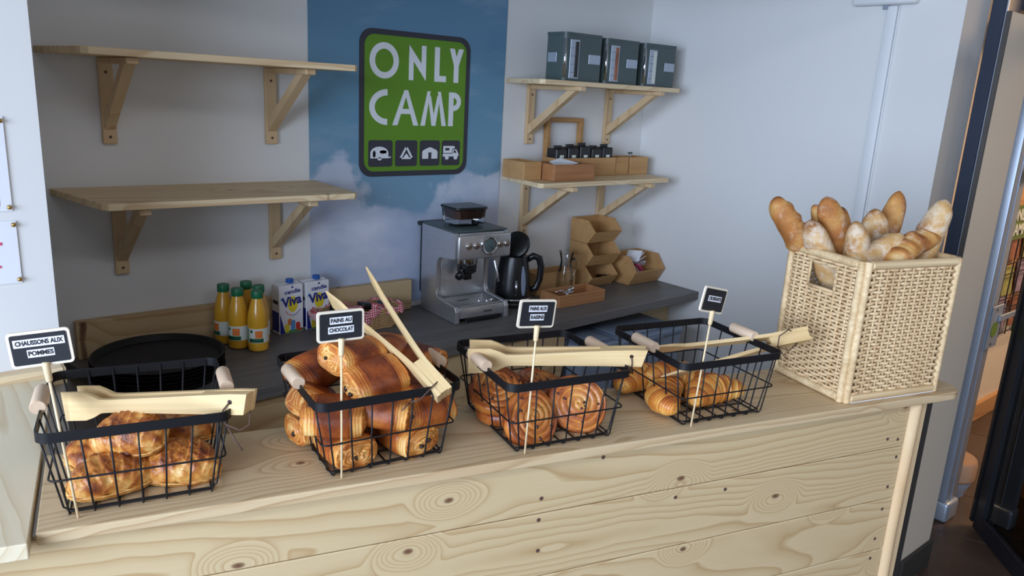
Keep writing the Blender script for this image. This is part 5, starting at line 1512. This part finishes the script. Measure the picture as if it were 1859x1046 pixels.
cord(t1, [(Lh - 0.022, -0.0185, 0.004), (Lh - 0.034, -0.021, -0.008), (Lh - 0.040, -0.022, -0.022), (Lh - 0.030, -0.023, -0.034), (Lh - 0.012, -0.016, -0.046), (Lh + 0.002, -0.008, -0.040), (Lh - 0.004, 0.010, -0.022), (Lh - 0.020, 0.016, 0.004)])
cord(t1, [(Lh - 0.040, -0.019, -0.020), (Lh - 0.055, -0.021, -0.018)])
cord(t1, [(Lh - 0.040, -0.019, -0.022), (Lh - 0.020, -0.022, -0.06), (Lh - 0.008, -0.022, -0.08)])
t2 = tongs('wooden tongs standing up out of the chocolate rolls', 0.075)
aim(t2, 1, (0.036, 0.165, 0.262), (0.097, -0.146, 0.142), 0.52)
cord(t2, [(Lh - 0.022, -0.0185, 0.004), (Lh - 0.030, -0.024, 0.010), (Lh - 0.020, -0.050, 0.016), (Lh - 0.010, -0.062, 0.020), (Lh + 0.0, -0.045, 0.024), (Lh - 0.010, -0.010, 0.022), (Lh - 0.022, 0.014, 0.010)])
cord(t2, [(Lh - 0.010, -0.062, 0.020), (Lh - 0.004, -0.085, 0.022)])
t3 = tongs('wooden tongs lying across the raisin swirl basket', 0.035)
aim(t3, 2, (-0.165, 0.058, 0.150), (0.180, -0.112, 0.172), 0.0)
cord(t3, [(Lh - 0.022, -0.0185, 0.004), (Lh - 0.021, -0.020, -0.010), (Lh - 0.020, -0.014, -0.030), (Lh - 0.021, 0.0, -0.040), (Lh - 0.022, 0.014, -0.010), (Lh - 0.022, 0.0135, 0.004)])
t4 = tongs('wooden tongs resting on the croissants and the right basket rim', 0.05)
aim(t4, 3, (-0.110, 0.062, 0.072), (0.258, -0.080, 0.166), 0.95)
cord(t4, [(Lh - 0.022, -0.0185, 0.004), (Lh - 0.045, -0.03, 0.0), (Lh - 0.075, -0.02, 0.022), (Lh - 0.070, 0.0, 0.042), (Lh - 0.045, 0.01, 0.045), (Lh - 0.024, 0.0135, 0.006)])
cord(t4, [(Lh - 0.075, -0.02, 0.022), (Lh - 0.055, -0.035, -0.015), (Lh - 0.040, -0.042, -0.035)])

# ------------------------------------------------------------------ wicker basket of baguettes
WK = thing('wicker_basket', 'tall square wicker basket holding baguettes at the end of the counter', 'basket')
p0 = Vector((1.470, 1.262)); 
WKW, WKD, WKH = 0.345, 0.272, 0.358
WK.location = c2w(1.470, 1.262, ZC + 0.0006); WK.rotation_euler = (0, 0, CA - 0.012)
rr = 0.0105
def wrapped(p, q, name, parent, r=rr):
    p, q = Vector(p), Vector(q); d = q - p; n = int(d.length / 0.0030)
    pts = []; rad = []
    for k in range(n + 1):
        pts.append(p + d * (k / n)); rad.append(r * (1.0 if k % 2 else 0.84))
    return MB().tube(pts, rad, 9).build(name, M['rattan_wrap'], parent, True)
cs = [(0.0105, 0.0105), (WKW - 0.0105, 0.0105), (WKW - 0.0105, WKD - 0.0105), (0.0105, WKD - 0.0105)]
for (x, y) in cs:
    for (dx, dy) in ((0.011, 0), (0, 0.011)):
        sx = 1 if x < WKW / 2 else -1; sy = 1 if y < WKD / 2 else -1
        wrapped((x + dx * sx, y + dy * sy, 0.0), (x + dx * sx, y + dy * sy, WKH - 0.002), 'corner_post', WK, 0.0100)
for z in (0.0105, WKH - 0.0105):
    for i in range(4):
        a, b = cs[i], cs[(i + 1) % 4]
        A_, B_ = Vector((a[0], a[1], z)), Vector((b[0], b[1], z)); u = (B_ - A_).normalized() * 0.018
        wrapped(A_ + u, B_ - u, 'rail', WK, 0.0112)
def panel(length, flip_hole=False):
    """plain weave between upright stakes; strands pinch together in pairs at the margins"""
    mb = MB(); rows = 36; z0, z1 = 0.024, WKH - 0.024
    ncol = max(7, int(round((length - 0.06) / 0.0225)))
    x0, x1 = 0.022, length - 0.022
    s0, s1 = 0.045, length - 0.045
    st = [s0 + (s1 - s0) * k / (ncol - 1) for k in range(ncol)]
    for r in range(rows):
        z = z0 + (z1 - z0) * r / (rows - 1)
        pair = 0.0034 if r % 2 else -0.0034
        par = (r // 1) % 2
        pts = [(x0, 0, z + pair)]
        for k, x in enumerate(st):
            sgn = 1 if (k + par) % 2 else -1
            pts.append((x, sgn * 0.0048, z))
            if k < ncol - 1: pts.append(((x + st[k + 1]) / 2, 0, z))
        pts.append((x1, 0, z + pair))
        if flip_hole and z > 0.262 and z < 0.320:
            a = [p for p in pts if p[0] < length * 0.34]; b = [p for p in pts if p[0] > length * 0.66]
            for g in (a, b):
                if len(g) > 1: mb.tube(g, 0.0039, 6, flat=1.0)
            continue
        mb.tube(pts, 0.0039, 6)
    return mb, st
def stakes(st, length, hole, parent, place_):
    for x in st:
        segs = [(0.02, WKH - 0.02)]
        if hole and length * 0.34 < x < length * 0.66: segs = [(0.02, 0.262)]
        for a, b in segs:
            o = MB().tube([(x, 0, a), (x, 0, b)], 0.0022, 5).build('stake', M['rattan'], parent, True)
            place_(o)
for name, length, org, rz, hole in (('front', WKW, (0, 0.0105, 0), 0, False), ('back', WKW, (0, WKD - 0.0105, 0), 0, False), ('left', WKD, (0.0105, 0, 0), PI / 2, True), ('right', WKD, (WKW - 0.0105, 0, 0), PI / 2, True)):
    mb, st_ = panel(length, hole)
    w_ = mb.build('woven_panel', M['rattan'], WK, True)
    put(w_, org, (0, 0, rz)); w_['kind'] = 'stuff'
    for x in st_:
        top = 0.262 if hole and length * 0.34 < x < length * 0.66 else WKH - 0.02
        MB().tube([(x, 0, 0.02), (x, 0, top)], 0.0030, 6).build('stake', M['rattan'], w_, True)
    if hole:
        h = MB().tube([(length * .34, 0, 0.262), (length * .66, 0, 0.262)], 0.0042, 7).build('hand_hole_rim', M['rattan_wrap'], w_, True)
        for xx in (length * .34, length * .66):
            MB().tube([(xx, 0, 0.262), (xx, 0, 0.322)], 0.0036, 7).build('hand_hole_rim', M['rattan_wrap'], w_, True)
MB().box(0.02, WKW - 0.02, 0.02, WKD - 0.02, 0.006, 0.012).build('bottom', M['rattan'], WK)
MB().box(0.02, WKW - 0.02, 0.004, 0.02, 0.0, 0.003).build('paper_edge', M['paper'], WK)

WM = Matrix.Translation(WK.location) @ Matrix.Rotation(CA - 0.012, 4, 'Z')
def baguette(label, base, tip, L, R, mat, seed, roll=0.0):
    b_, t_ = WM @ Vector(base), WM @ Vector(tip)
    d = (t_ - b_).normalized()
    o = bpy.data.objects.new('baguette', baguette_mesh(seed, L, R, mat)); COL.objects.link(o)
    q = d.to_track_quat('Z', 'Y').to_matrix().to_4x4() @ Matrix.Rotation(roll, 4, 'Z')
    m = Matrix.Translation(t_ - d * L) @ q
    o.location = m.to_translation(); o.rotation_euler = m.to_euler()
    tag(o, label, 'baguette', 'baguettes in the wicker basket')
BG = [
 ('brown crusted baguette leaning furthest left in the wicker basket', (0.024, 0.249, 0.33), (-0.049, 0.255, 0.477), 0.164, 0.033, 'bag_brown'),
 ('floured baguette second from the left, just above the hand hole', (0.202, 0.165, 0.04), (0.003, 0.185, 0.431), 0.439, 0.031, 'bag_flour'),
 ('tall brown baguette standing at the back left', (0.227, 0.177, 0.04), (0.063, 0.21, 0.486), 0.477, 0.031, 'bag_brown'),
 ('dark brown baguette end peeping out behind the tall one', (0.154, 0.214, 0.04), (0.176, 0.25, 0.448), 0.410, 0.026, 'bag_brown'),
 ('pale floured baguette at the front by the basket corner', (0.152, 0.078, 0.04), (0.063, 0.12, 0.435), 0.407, 0.030, 'bag_flour'),
 ('round floured baguette end in the middle of the basket', (0.305, 0.151, 0.124), (0.196, 0.19, 0.45), 0.345, 0.034, 'bag_flour'),
 ('slim brown baguette leaning right, highest at the back', (0.179, 0.19, 0.04), (0.338, 0.23, 0.492), 0.480, 0.026, 'bag_brown'),
 ('floured baguette tipped right at the front edge', (0.038, 0.083, 0.312), (0.213, 0.1, 0.396), 0.195, 0.032, 'bag_flour'),
 ('floured baguette standing tall at the far right', (0.229, 0.069, 0.04), (0.33, 0.09, 0.493), 0.464, 0.033, 'bag_flour'),
 ('brown baguette tipped over the right front rim', (0.130, 0.062, 0.325), (0.316, 0.072, 0.404), 0.202, 0.030, 'bag_brown'),
 ('second dark baguette end hidden behind the tall one', (0.122, 0.247, 0.328), (0.064, 0.255, 0.455), 0.140, 0.026, 'bag_brown'),
]
for k, (lab, ba, ti, L_, R_, mt_) in enumerate(BG):
    baguette(lab, ba, ti, L_, R_, mt_, k + 1, k * 0.7)
